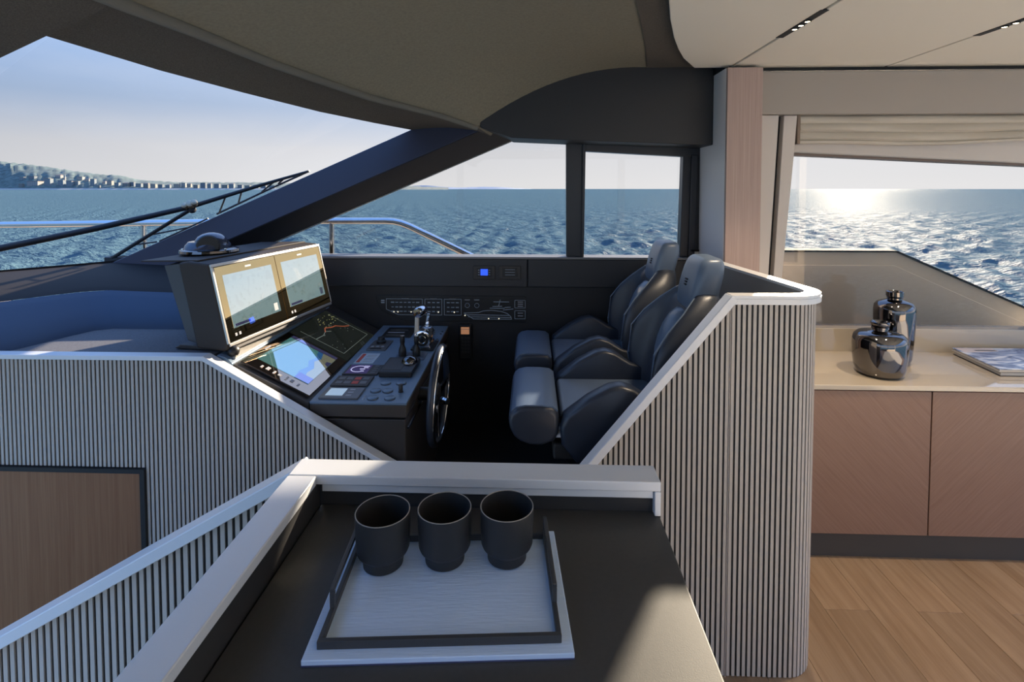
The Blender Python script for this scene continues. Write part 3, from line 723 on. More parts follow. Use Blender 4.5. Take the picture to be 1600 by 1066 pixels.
def build_walls():
    # forward wall beside the console
    w = thing('wall_forward', (-1.5, 1.88, -1.0), 'slatted console wall with a sloping cap beside the stairs', kind='structure')
    top = [(-2.6, 0.974), (-1.217, 0.977), (-0.545, 0.595), (-0.30, 0.456)]
    cap_bar('cap_rail', top[:2], 1.858, 1.905, 0.018, M['cap'], w)
    cap_bar('cap_rail', top[1:], 1.858, 1.905, 0.018, M['cap'], w)
    MB().prism_y([(-2.6, 0.531), (-1.459, 0.531), (-1.459, -1.0), (-0.30, -1.0), (-0.30, 0.44), (-0.545, 0.58), (-1.22, 0.962), (-2.6, 0.96)], 1.8818, 1.90).build('backing', M['black'], w)
    n = 0; x = -2.58
    while x < -0.31:
        zt = interp(top, x) - (0.018 if x < -1.217 else 0.024)
        zb = 0.541 if x < -1.462 else -0.98
        slat(w, x, 1.8790, zt, zb); x += PITCH
    # veneered door below
    d = thing('door_1', (-1.9, 1.87, -1.0), 'brown veneered door in the slatted wall beside the stairs', kind='structure')
    MB().box(-2.62, -1.4835, 1.874, 1.90, -1.0, 0.518).build('door_leaf', M['walnut_v'], d, bevel=0.002)
    MB().box(-2.62, -1.461, 1.866, 1.888, 0.522, 0.538).build('frame', M['black'], d)
    MB().box(-1.479, -1.461, 1.866, 1.888, -1.0, 0.522).build('frame', M['black'], d)
    # stair wall in line with the back of the counter
    w = thing('wall_stair', (-0.9, 1.08, -1.0), 'low slatted stair wall with a descending cap beside the counter', kind='structure')
    top = [(-1.45, 0.450), (-0.496, 1.007)]
    cap_bar('cap_rail', top, 1.058, 1.112, 0.026, M['cap'], w)
    MB().prism_y([(-1.45, -1.0), (-0.49, -1.0), (-0.49, 1.00), (-1.45, 0.44)], 1.0818, 1.106).build('backing', M['black'], w)
    x = -1.36
    while x < -0.495:
        slat(w, x, 1.0790, interp(top, x) - 0.031, -0.9); x += PITCH
    # aft partition with a rounded end
    w = thing('wall_aft', (0.75, 1.68, 0.0), 'tall slatted partition behind the helm seats with rounded end', kind='structure')
    dia = [(0.0, 0.485), (0.188, 0.716), (0.633, 1.262)]
    ztop = 1.262
    cap_bar('cap_rail', dia, 1.645, 1.70, 0.026, M['cap'], w)
    c, r = Vector((0.838, 1.775)), 0.118
    outer = [(0.637, 1.657), (0.74, 1.657)] + [(c.x + r*math.cos(a), c.y + r*math.sin(a)) for a in [math.radians(-90 + 97*k/14) for k in range(15)]]
    e = Vector(outer[-1]); dirn = Vector((0.870, 2.56)) - e
    outer += [tuple(e + dirn * t) for t in (0.33, 0.66, 1.0)]
    def offset(path, d_):
        out = []
        for k, p_ in enumerate(path):
            a = Vector(path[max(k-1, 0)]); b = Vector(path[min(k+1, len(path)-1)])
            t = (b - a).normalized(); nrm = Vector((-t.y, t.x)); out.append(tuple(Vector(p_) + nrm * d_))
        return out
    def band(path, d0, d1, z0, z1):
        a, b = offset(path, d0), offset(path, d1)
        return MB().rings([[(p[0], p[1], z0), (q[0], q[1], z0), (q[0], q[1], z1), (p[0], p[1], z1)] for p, q in zip(a, b)])
    band(outer, -0.006, 0.042, ztop - 0.010, ztop).build('cap_rail', M['cap'], w, smooth=40)
    band(outer, -0.008, 0.004, ztop - 0.028, ztop - 0.0101).build('cap_edge', M['cap'], w, smooth=40)
    band(outer, 0.0118, 0.036, 0.0, ztop - 0.010).build('backing', M['black'], w, smooth=40)
    band(outer, 0.0362, 0.041, 0.25, ztop - 0.0102).build('inner_lining', mat('grey inner lining', (0.30, 0.285, 0.27), 0.5), w, smooth=40)
    MB().prism_y([(0.0, 0.0), (0.634, 0.0), (0.634, 1.245), (0.188, 0.70), (0.0, 0.465)], 1.6688, 1.69).build('backing', M['black'], w)
    x = 0.0 + PITCH / 2
    while x < 0.6305:
        slat(w, x, 1.6660, interp(dia, x) - 0.034, 0.002); x += PITCH
    MB().box(0.6365, 0.6385, 1.662, 1.668, 0.0, 1.245).build('joint_strip', M['slat'], w)
    # slats along the path
    pts = [Vector(p) for p in outer]; seg = [(a, b, (b - a).length) for a, b in zip(pts, pts[1:])]
    tot = sum(s[2] for s in seg); q = PITCH * 0.6
    while q < min(tot, 0.75):
        acc = 0
        for a, b, l in seg:
            if acc + l >= q:
                t = (b - a) / l; p_ = a + t * (q - acc); nrm = Vector((-t.y, t.x))
                pp = p_ + nrm * 0.0090
                slat(w, pp.x, pp.y, ztop - 0.027, 0.002, math.atan2(t.y, t.x)); break
            acc += l
        q += PITCH
build_walls()

# ------------------------------------------------------------------ counter
def build_counter():
    t = thing('galley_counter', (-0.1, 0.6, 0.0), 'charcoal galley counter with raised pale edge rails in the foreground', 'counter')
    MB().box(-0.432, 0.257, 0.15, 1.03, 0.925, 0.95).build('worktop', M['counter'], t, bevel=0.003)
    MB().box(-0.43, 0.245, 0.17, 1.03, 0.0, 0.925).build('cabinet_body', M['counter_side'], t)
    MB().box(-0.432, 0.246, 1.03, 1.068, 0.9, 1.0).build('back_panel', M['counter_side'], t)
    MB().box(-0.485, -0.4345, 0.15, 1.03, 0.0, 1.0).build('side_panel', M['counter_side'], t)
    MB().box(-0.485, 0.2455, 1.03, 1.068, 0.0, 0.9).build('rear_panel', M['counter_side'], t)
    # cap rails, mitred at the corner by a fine joint
    MB().add([(-0.490, 1.074, 1.0), (-0.432, 1.015, 1.0), (-0.490, 1.012, 1.0), (0.258, 1.074, 1.0), (0.258, 1.015, 1.0)], []).v
    cr_ = MB(); cr_.prism_z([(-0.492, 1.0125), (-0.434, 1.0125), (0.258, 1.0125), (0.258, 1.076), (-0.492, 1.076)], 1.0, 1.02)
    cr_.build('back_cap_rail', M['cap'], t, bevel=0.0025)
    MB().box(-0.492, -0.433, 0.15, 1.0105, 1.0, 1.02).build('side_cap_rail', M['cap'], t, bevel=0.0025)
    MB().box(-0.425, 0.2445, 1.019, 1.0295, 0.983, 0.9995).build('cap_lip', M['cap'], t, bevel=0.0015)
    MB().box(0.2457, 0.258, 1.0125, 1.074, 0.9505, 0.9998).build('end_strip', M['cap'], t, bevel=0.002)
build_counter()

def build_tray():
    t = thing('serving_tray', (-0.134, 0.809, 0.95), 'rectangular tray of pale ribbed leather with black raised edge and handles', 'tray', rz=math.radians(3.9))
    W, D = 0.374 / 2, 0.257 / 2
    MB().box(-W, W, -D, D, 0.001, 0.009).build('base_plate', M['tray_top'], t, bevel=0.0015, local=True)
    MB().box(-W, W, -D, D, 0.0, 0.0022).build('base_edge', mat('blue edge paint', (0.06, 0.07, 0.16), 0.5), t, local=True)
    iw, id_, th, h = W - 0.016, D - 0.016, 0.007, 0.021
    for (x0, x1, y0, y1) in ((-iw, iw, -id_, -id_ + th), (-iw, iw, id_ - th, id_), (-iw, -iw + th, -id_ + th, id_ - th), (iw - th, iw, -id_ + th, id_ - th)):
        MB().box(x0, x1, y0, y1, 0.009, h).build('rim', M['tray_frame'], t, bevel=0.001, local=True)
    for s in (-1, 1):
        xa, xb = (s*iw - th/2*s - th/2, s*iw - th/2*s + th/2)
        hd = MB(); hd.box(xa, xb, -0.055, 0.108, 0.044, 0.0505).build('handle', M['tray_frame'], t, bevel=0.001, local=True)
        for ya, yb in ((-0.055, -0.047), (0.100, 0.108)):
            MB().box(xa, xb, ya, yb, h, 0.044).build('handle_post', M['tray_frame'], t, bevel=0.001, local=True)
build_tray()

for x, y, lab in ((-0.252, 0.855, 'matt black ceramic mug on the tray, leftmost of three'), (-0.148, 0.868, 'matt black ceramic mug in the middle of three on the tray'), (-0.041, 0.877, 'matt black ceramic mug on the tray, rightmost of three')):
    z = 0.9595
    t = thing('mug', (x, y, z), lab, 'mug', 'black mugs on the tray')
    MB().lathe([(0.030, 0), (0.0335, 0.002), (0.0345, 0.017), (0.0355, 0.019), (0.0425, 0.025), (0.0445, 0.030), (0.0458, 0.060), (0.0462, 0.0915), (0.0440, 0.0915), (0.0435, 0.06), (0.041, 0.03), (0.030, 0.012), (0.004, 0.009)], (x, y, z), n=48).build('body', M['mug'], t, smooth=50)
    MB().lathe([(0.0441, 0.0913), (0.0445, 0.0922), (0.0457, 0.0922), (0.0462, 0.0913)], (x, y, z), n=48, cap=False).build('rim', M['mug_rim'], t, smooth=60)

# ------------------------------------------------------------------ dashboard forward of the monitors
def build_dash():
    t = thing('dashboard', (-1.8, 2.3, 0.9), 'padded dark dashboard shelf below the windscreen', 'dashboard')
    r0 = [(-2.28, 1.45, .962), (-2.12, 1.75, .962), (-2.03, 1.98, .962), (-1.99, 2.15, .962), (-1.96, 2.235, .962), (-1.90, 2.27, .962), (-1.5, 2.27, .962), (-1.24, 2.27, .962)]
    r1 = [(-2.56, 1.45, 1.12), (-2.36, 1.78, 1.118), (-2.22, 2.05, 1.112), (-2.14, 2.24, 1.106), (-2.10, 2.34, 1.10), (-2.02, 2.40, 1.096), (-1.6, 2.41, 1.08), (-1.24, 2.41, 1.06)]
    r2 = [(-3.25, 1.5, 1.185), (-2.95, 2.04, 1.185), (-2.72, 2.40, 1.183), (-2.62, 2.56, 1.18), (-2.50, 2.70, 1.18), (-2.38, 2.885, 1.178), (-1.7, 2.93, 1.175), (-1.24, 2.93, 1.165)]
    def midrow(a, b, k, bulge):
        return [tuple(Vector(p).lerp(Vector(q), k) + Vector((0, 0, bulge))) for p, q in zip(a, b)]
    rows = [[(x, y, z - 0.0) for x, y, z in r0], midrow(r0, r1, 0.06, 0.022), midrow(r0, r1, 0.5, 0.012), midrow(r0, r1, 0.9, 0.006), r1, midrow(r1, r2, 0.05, 0.008)]
    MB().rings(rows, closed=False, cap=False).build('pad', M['skylit_pad'], t, smooth=80)
    rows = [midrow(r1, r2, 0.05, 0.0085), midrow(r1, r2, 0.12, 0.018), midrow(r1, r2, 0.55, 0.010), midrow(r1, r2, 0.92, 0.004), r2, [(x, y, z + .01) for x, y, z in r2]]
    MB().rings(rows, closed=False, cap=False).build('ledge', M['dash'], t, smooth=60)
    MB().prism_z([(-2.6, 1.903), (-1.22, 1.903), (-1.22, 2.29), (-1.93, 2.29), (-2.0, 2.2), (-2.2, 1.91)], 0.93, 0.963).build('shelf', M['dashfloor'], t)
build_dash()

# ------------------------------------------------------------------ helm console
def quad_on(a, b, c, d, u0, u1, v0, v1):
    """sub-rectangle of quad a(0,0) b(1,0) c(1,1) d(0,1)"""
    a, b, c, d = map(Vector, (a, b, c, d))
    def P(u, v): return (a*(1-u) + b*u)*(1-v) + (d*(1-u) + c*u)*v
    return [P(u0, v0), P(u1, v0), P(u1, v1), P(u0, v1)]

M['bezel_gold'] = glossy_mix('upper bezel coated glass', (0.01, 0.008, 0.006), (1.0, 0.70, 0.32), 0.92)
M['screen_teal'] = glossy_mix('upper chart screen', (0.05, 0.05, 0.05), (1.0, 0.95, 0.88), 0.74, estr=1.7,
    chart=(26, [(0, (0.11, 0.17, 0.17)), (0.40, (0.13, 0.20, 0.20)), (0.62, (0.09, 0.15, 0.14)), (0.66, (0.16, 0.21, 0.20))]))
M['bezel_peach'] = glossy_mix('lower bezel coated glass', (0.008, 0.007, 0.007), (1.0, 0.72, 0.52), 0.60)
M['screen_blue'] = glossy_mix('lower chart water', (0.04, 0.05, 0.05), (0.85, 0.95, 1.0), 0.6, emis=(0.04, 0.13, 0.12), estr=1.0)
M['screen_deep'] = glossy_mix('lower chart channel', (0.04, 0.05, 0.06), (0.8, 0.9, 1.0), 0.6, emis=(0.01, 0.06, 0.16), estr=1.0)
M['screen_land'] = glossy_mix('lower chart land', (0.05, 0.05, 0.04), (1.0, 0.97, 0.86), 0.62, emis=(0.12, 0.12, 0.08), estr=1.0)
M['screen_lilac'] = glossy_mix('lower chart side bar', (0.01, 0.01, 0.02), (0.72, 0.70, 1.0), 0.65, emis=(0.03, 0.03, 0.07), estr=1.0)
M['screen_dark'] = glossy_mix('dark sonar screen', (0.010, 0.010, 0.010), (1.0, 0.9, 0.75), 0.22, emis=(0.004, 0.005, 0.004), estr=1.0)
M['trace_orange'] = mat('lit orange trace', (0.2, 0.05, 0.02), 0.4, emis=(0.55, 0.13, 0.05), estr=0.2)
M['trace_yellow'] = mat('lit yellow readout', (0.2, 0.2, 0.05), 0.4, emis=(0.40, 0.38, 0.15), estr=0.2)
M['trace_pale'] = mat('lit pale trace', (0.2, 0.25, 0.2), 0.4, emis=(0.30, 0.34, 0.28), estr=0.15)

def plate(name, quad, h, m, parent, bevel=0.0):
    q = [Vector(p) for p in quad]; n = (q[1]-q[0]).cross(q[3]-q[0]).normalized()
    if n.z < 0 and abs(n.z) > 0.2: n = -n
    elif abs(n.z) <= 0.2 and n.x < 0: n = -n
    if n.x < -0.5: n = -n
    return MB().solid(q, n * h).build(name, m, parent, bevel=bevel)

def build_console():
    t = thing('helm_console', (-0.7, 2.35, 0.25), 'black helm console with dark instrument deck and two inset displays', 'console')
    Y0, Y1 = 1.925, 2.925
    MB().prism_y([(-1.15, 0.25), (-0.478, 0.25), (-0.478, 0.718), (-0.85, 0.718), (-1.15, 0.86)], Y0 + 0.004, Y1).build('body', M['console'], t, bevel=0.004)
    # deck slab
    z0, z1 = 0.785, 0.815
    MB().hexa([(-0.848, Y0, z0 - .010), (-0.472, Y0, z0 - .010), (-0.472, Y1, z1 - .010), (-0.848, Y1, z1 - .010)], [(-0.848, Y0, z0), (-0.472, Y0, z0), (-0.472, Y1, z1), (-0.848, Y1, z1)]).build('deck', M['deck'], t, bevel=0.003)
    MB().hexa([(-0.848, Y0 + .001, z0 - .058), (-0.473, Y0 + .001, z0 - .058), (-0.473, Y1, z1 - .058), (-0.848, Y1, z1 - .058)], [(-0.848, Y0 + .001, z0 - .0102), (-0.473, Y0 + .001, z0 - .0102), (-0.473, Y1, z1 - .0102), (-0.848, Y1, z1 - .0102)]).build('fascia', mat('brown black fascia', (0.062, 0.052, 0.046), 0.45), t, bevel=0.003)
    MB().box(-0.473, -0.466, Y0 + .01, Y1, 0.68, 0.688).build('trim_line', M['steel'], t)
    MB().prism_y([(-0.85, 0.725), (-0.85, 0.78), (-1.15, 0.93), (-1.18, 0.93), (-1.18, 0.80)], Y0, Y1).build('slope', M['console'], t, bevel=0.003)
    MB().prism_y([(-1.14, 0.93), (-1.165, 0.955), (-1.20, 0.965), (-1.22, 0.86), (-1.16, 0.86)], Y0 - .01, Y1 - .05).build('upper_ledge', M['deck'], t, bevel=0.004)
    # bright strip below the pod and dark ball joints
    MB().prism_y([(-1.147, 0.938), (-1.142, 0.945), (-1.168, 0.962), (-1.174, 0.956)], Y0 + .02, Y1 - .1).build('bright_strip', M['pod_rim'], t)
    for y in (1.955, 2.38, 2.78):
        MB().lathe([(0.004, -.024), (0.018, -.016), (0.024, 0), (0.018, .016), (0.004, .024)], (-1.158, y, 0.968), axis=(0, 1, 0), n=16).build('pivot', M['radio'], t, smooth=60)
    # inset displays on the slope
    def slope(x): return 0.785 + (-0.85 - x) * 0.5
    nrm = Vector((0.447, 0, 0.894))
    def disp(ya, yb):
        a, b, c, d = [(-0.862, ya, slope(-0.862)), (-0.862, yb, slope(-0.862)), (-1.13, yb, slope(-1.13)), (-1.13, ya, slope(-1.13))]
        return [Vector(p) + nrm * 0.002 for p in (a, b, c, d)]
    q = disp(1.952, 2.352)
    d1 = plate('display', q, 0.006, M['bezel_peach'], t); d1['label'] = 'near inset display with pale chart'
    up = nrm * 0.0066
    def on(u0, u1, v0, v1, k=0): return [p + up + nrm * 0.0004 * k for p in quad_on(*q, u0, u1, v0, v1)]
    plate('chart', on(0.17, 0.90, 0.13, 0.90), 0.0003, M['screen_blue'], d1)
    def poly(pts, k): return [p + up + nrm * 0.0004 * k for p in [quad_on(*q, u, u, v, v)[0] for u, v in pts]]
    MB().solid(poly([(0.17, 0.13), (0.90, 0.13), (0.90, 0.42), (0.72, 0.36), (0.60, 0.40), (0.48, 0.33), (0.33, 0.37), (0.17, 0.34)], 1), nrm * 0.0002).build('channel', M['screen_deep'], d1)
    MB().solid(poly([(0.30, 0.13), (0.90, 0.13), (0.90, 0.34), (0.76, 0.29), (0.64, 0.33), (0.50, 0.25), (0.36, 0.27), (0.30, 0.25)], 2), nrm * 0.0002).build('land', M['screen_land'], d1)
    MB().solid(poly([(0.66, 0.13), (0.78, 0.13), (0.76, 0.20), (0.69, 0.19)], 3), nrm * 0.0002).build('harbour', M['screen_lilac'], d1)
    plate('side_bar', on(0.17, 0.30, 0.13, 0.34, 3), 0.0003, M['screen_lilac'], d1)
    plate('side_bar', on(0.91, 0.97, 0.13, 0.90, 1), 0.0003, M['screen_lilac'], d1)
    for k in range(7):
        plate('readout', on(0.05 + 0.012 * (k % 2), 0.10 + 0.012 * (k % 3), 0.20 + k*0.09, 0.225 + k*0.09 + 0.02 * (k % 2), 1), 0.0003, M['white_print'], d1)
    plate('brand_mark', on(0.40, 0.52, 0.945, 0.97, 1), 0.0003, M['white_print'], d1)
    q = disp(2.362, 2.782)
    d2 = plate('display', q, 0.006, M['screen_dark'], t); d2['label'] = 'far inset display with dark sonar trace'
    def line(pts, w, m, nm='trace'):
        for (ua, va), (ub, vb) in zip(pts, pts[1:]):
            p0, p1 = quad_on(*q, ua, ua, va, va)[0] + up, quad_on(*q, ub, ub, vb, vb)[0] + up
            s = (p1 - p0).cross(nrm).normalized() * w
            MB().solid([p0 - s, p1 - s, p1 + s, p0 + s], nrm * 0.0004).build(nm, m, d2)
    line([(0.12, 0.90), (0.12, 0.12), (0.92, 0.10), (0.92, 0.90)], 0.0008, M['trace_pale'], 'chart_border')
    line([(0.12, 0.62), (0.3, 0.60), (0.42, 0.64), (0.5, 0.58)], 0.0014, M['trace_pale'])
    line([(0.40, 0.63), (0.5, 0.70), (0.6, 0.64), (0.7, 0.62), (0.8, 0.52), (0.90, 0.46)], 0.0028, M['trace_orange'])
    R = random.Random(4)
    for k in range(26):
        u, v = 0.5 + 0.42 * R.random(), 0.66 + 0.26 * R.random()
        w = 0.012 + 0.03 * R.random()
        line([(u, v), (u + w, v)], 0.0012 + .001 * R.random(), R.choice([M['trace_yellow'], M['trace_pale'], M['trace_yellow']]), 'readout')
    for k in range(14):
        u, v = 0.15 + 0.7 * R.random(), 0.15 + 0.5 * R.random()
        line([(u, v), (u + 0.01, v)], 0.0012, M['trace_pale'], 'readout')
    # deck instruments
    def dz(y): return z0 + (y - Y0) / (Y1 - Y0) * (z1 - z0)
    def inst(name, x0, x1, ya, yb, h, m, label, bevel=0.002):
        o = MB().hexa([(x0, ya, dz(ya)), (x1, ya, dz(ya)), (x1, yb, dz(yb)), (x0, yb, dz(yb))], [(x0, ya, dz(ya) + h), (x1, ya, dz(ya) + h), (x1, yb, dz(yb) + h), (x0, yb, dz(yb) + h)]).build(name, m, t, bevel=bevel)
        o['label'] = label; return o
    def lay(par, x0, x1, ya, yb, h, m, nm):
        MB().hexa([(x0, ya, dz(ya) + h), (x1, ya, dz(ya) + h), (x1, yb, dz(yb) + h), (x0, yb, dz(yb) + h)], [(x0, ya, dz(ya) + h + .0012), (x1, ya, dz(ya) + h + .0012), (x1, yb, dz(yb) + h + .0012), (x0, yb, dz(yb) + h + .0012)]).build(nm, m, par)
    gm = mat('grey instrument plastic', (0.13, 0.13, 0.135), 0.3, metal=0.3)
    o = inst('autopilot_unit', -0.822, -0.668, 1.945, 2.045, 0.008, gm, 'grey autopilot unit with pale lcd')
    lay(o, -0.803, -0.735, 1.965, 2.030, 0.008, M['pale_lcd'], 'lcd')
    for k in range(3): lay(o, -0.722, -0.700, 1.962 + k*.026, 1.974 + k*.026, 0.008, M['white_print'], 'button')
    o = inst('keypad_unit', -0.822, -0.668, 2.062, 2.165, 0.008, M['console'], 'black keypad with grey and pink keys')
    for k in range(2):
        for j in range(4):
            lay(o, -0.808 + j*.034, -0.782 + j*.034, 2.078 + k*.042, 2.106 + k*.042, 0.008, M['red_print'] if (k, j) in ((0, 2), (1, 2)) else gm, 'key')
    o = inst('gauge_unit', -0.818, -0.664, 2.185, 2.295, 0.007, M['console'], 'black gauge unit with violet dial')
    lay(o, -0.806, -0.712, 2.192, 2.288, 0.007, M['violet_lcd'], 'dial')
    def arc(cx, cy, r, a0, a1, n, w):
        for k in range(n):
            A, B = math.radians(a0 + (a1-a0)*k/n), math.radians(a0 + (a1-a0)*(k+1)/n)
            pts = [(cx + (r-w)*math.cos(A), cy + (r-w)*math.sin(A)), (cx + (r-w)*math.cos(B), cy + (r-w)*math.sin(B)), (cx + (r+w)*math.cos(B), cy + (r+w)*math.sin(B)), (cx + (r+w)*math.cos(A), cy + (r+w)*math.sin(A))]
            yield [(x, y, dz(y) + .0083) for x, y in pts]
    mb = MB()
    for pts in arc(-0.760, 2.240, 0.034, 60, 300, 12, 0.0022): mb.add(pts + [(x, y, z + .0006) for x, y, z in pts], [(0,1,2,3), (7,6,5,4), (0,4,5,1), (1,5,6,2), (2,6,7,3), (3,7,4,0)])
    mb.build('dial_arc', M['violet_line'], o)
    for k, (x, y, w) in enumerate(((-0.755, 2.235, .022), (-0.742, 2.252, .02), (-0.745, 2.268, .024), (-0.745, 2.212, .014))): lay(o, x, x + w, y, y + .006, 0.0083, M['violet_line'], 'readout')
    for k in range(4): lay(o, -0.698, -0.678, 2.196 + k*.024, 2.210 + k*.024, 0.007, gm, 'button')
    o = inst('paper_label', -0.815, -0.725, 2.325, 2.455, 0.002, mat('pale blue card', (0.42, 0.52, 0.62), 0.5), 'pale blue instruction card with red stripe', bevel=0)
    lay(o, -0.808, -0.792, 2.335, 2.445, 0.002, M['red_print'], 'red_stripe')
    for k in range(5): lay(o, -0.780, -0.735, 2.345 + k*.02, 2.350 + k*.02, 0.002, M['white_print'], 'print_line')
    o = inst('search_light_unit', -0.812, -0.715, 2.495, 2.645, 0.006, gm, 'grey searchlight control with black knob')
    MB().lathe([(0.024, 0), (0.024, 0.012), (0.018, 0.016), (0.016, 0.03), (0.004, 0.032)], (-0.765, 2.60, dz(2.6) + .006), n=20).build('knob', M['radio'], o, smooth=40)
    for k in range(3): lay(o, -0.800 + k*.026, -0.786 + k*.026, 2.535, 2.55, 0.006, M['white_print'], 'button')
    lay(o, -0.795, -0.74, 2.505, 2.520, 0.006, M['radio'], 'slot')
    o = inst('dim_switch_plate', -0.80, -0.64, 2.70, 2.88, 0.003, M['radio'], 'dark switch plate at the far end of the deck')
    for k in range(3): lay(o, -0.78, -0.70 + .01*k, 2.73 + k*.045, 2.745 + k*.045, 0.003, M['white_print'] if k == 1 else gm, 'switch')
    # trackball box
    o = inst('trackball_unit', -0.652, -0.508, 2.165, 2.345, 0.026, M['radio'], 'black trackball box with glossy ball', bevel=0.006)
    lay(o, -0.640, -0.560, 2.185, 2.325, 0.026, M['console'], 'touch_pad')
    MB().lathe([(0.036, 0), (0.034, 0.010), (0.026, 0.020), (0.012, 0.026), (0.001, 0.0275)], (-0.545, 2.285, dz(2.285) + .026), n=24).build('ball', M['gunmetal'], o, smooth=60)
    # push buttons
    for x, y in ((-0.602, 2.105), (-0.538, 2.107), (-0.622, 2.03), (-0.573, 2.03), (-0.613, 1.962), (-0.546, 1.963)):
        o = MB().lathe([(0.0195, 0), (0.0195, 0.005), (0.0175, 0.0065), (0.001, 0.0065)], (x, y, dz(y)), n=24).build('push_button', M['deck'], t, smooth=40)
        MB().lathe([(0.0202, -0.001), (0.0215, 0.0015), (0.0225, -0.001)], (x, y, dz(y)), n=24, cap=False).build('collar', M['radio'], o, smooth=40)
    MB().lathe([(0.010, 0), (0.010, 0.004), (0.0085, 0.005), (0.0085, 0.030), (0.007, 0.032), (0.001, 0.032)], (-0.519, 2.024, dz(2.024)), n=16).build('toggle_knob', M['radio'], t, smooth=40)
    MB().box(-0.650, -0.645, 1.945, 1.985, dz(1.96), dz(1.96) + .002).build('chrome_mark', M['steel'], t)
    for x, y in ((-0.492, 2.62), (-0.490, 2.67), (-0.488, 2.76), (-0.487, 2.80)):
        MB().lathe([(0.007, 0), (0.007, 0.006), (0.001, 0.008)], (x, y, dz(y)), n=12).build('stud', M['steel'], t, smooth=40)
    # joystick plate with two levers
    o = inst('thruster_plate', -0.640, -0.500, 2.375, 2.475, 0.004, mat('blue grey plate', (0.15, 0.18, 0.24), 0.3, metal=0.4), 'thruster plate with two black levers')
    for x in (-0.612, -0.545):
        MB().lathe([(0.0185, 0), (0.0185, 0.018), (0.0165, 0.034), (0.0105, 0.048), (0.0095, 0.060), (0.0115, 0.064), (0.0115, 0.092), (0.010, 0.095), (0.001, 0.0955)], (x, 2.425, dz(2.425) + .004), n=20).build('lever', M['radio'], o, smooth=50)
        MB().lathe([(0.0095, 0.0957), (0.0095, 0.0968), (0.001, 0.097)], (x, 2.425, dz(2.425) + .004), n=16).build('lever_cap', M['pod_rim'], o, smooth=40)
build_console()

def build_throttle():
    t = thing('throttle_control', (-0.535, 2.56, 0.81), 'polished chrome throttle drum with upright lever on the console', 'throttle')
    MB().box(-0.592, -0.478, 2.50, 2.655, 0.804, 0.812).build('base_plate', M['radio'], t, bevel=0.003)
    MB().prism_y([(-0.575, 0.81), (-0.495, 0.81), (-0.505, 0.85), (-0.565, 0.85)], 2.515, 2.64).build('foot', M['chrome'], t, bevel=0.004)
    MB().lathe([(0.036, 0), (0.042, 0.002), (0.0435, 0.01), (0.0435, 0.118), (0.040, 0.125), (0.002, 0.126)], (-0.535, 2.505, 0.858), axis=(0, 1, 0), n=36).build('drum', M['chrome'], t, smooth=40)
    f = MB().lathe([(0.001, -0.001), (0.0325, -0.0012), (0.0335, 0.003)], (-0.535, 2.505, 0.858), axis=(0, 1, 0), n=36).build('end_cap', M['radio'], t, smooth=40)
    MB().lathe([(0.017, -0.0025), (0.019, -0.004), (0.021, -0.0025)], (-0.535, 2.505, 0.858), axis=(0, 1, 0), n=28, cap=False).build('cap_ring', M['chrome'], f, smooth=60)
    MB().box(-0.546, -0.532, 2.5, 2.5045, 0.845, 0.878).build('cap_mark', M['steel'], f)
    MB().lathe([(0.024, 0), (0.024, 0.004), (0.020, 0.006), (0.001, 0.006)], (-0.522, 2.575, 0.8985), n=24).build('keypad', mat('blue chrome pad', (0.45, 0.52, 0.62), 0.2, metal=0.7), t, smooth=40)
    def lever(y, m):
        MB().hexa([(-0.578, y, 0.875), (-0.556, y, 0.875), (-0.556, y + .018, 0.875), (-0.578, y + .018, 0.875)], [(-0.572, y, 0.985), (-0.552, y, 0.985), (-0.552, y + .018, 0.985), (-0.572, y + .018, 0.985)]).build('lever', m, t, bevel=0.004)
        return MB().lathe([(0.001, 0), (0.022, 0.001), (0.025, 0.006), (0.025, 0.066), (0.021, 0.072), (0.001, 0.073)], (-0.562, y - .008, 0.986), axis=(0.35, 1, 0.12), n=28).build('handle', M['chrome'], t, smooth=40)
    warm = mat('warm pale lever metal', (0.78, 0.72, 0.62), 0.22, metal=0.55)
    lever(2.52, warm)
    MB().lathe([(0.001, -0.0015), (0.006, -0.001), (0.007, 0.001)], (-0.562, 2.5115, 0.986), axis=(0.35, 1, 0.12), n=16).build('screw', M['radio'], t, smooth=40)
    MB().hexa([(-0.545, 2.60, 0.875), (-0.523, 2.60, 0.875), (-0.523, 2.618, 0.875), (-0.545, 2.618, 0.875)], [(-0.530, 2.60, 0.965), (-0.512, 2.60, 0.965), (-0.512, 2.618, 0.965), (-0.530, 2.618, 0.965)]).build('lever', M['chrome'], t, bevel=0.004)
build_throttle()

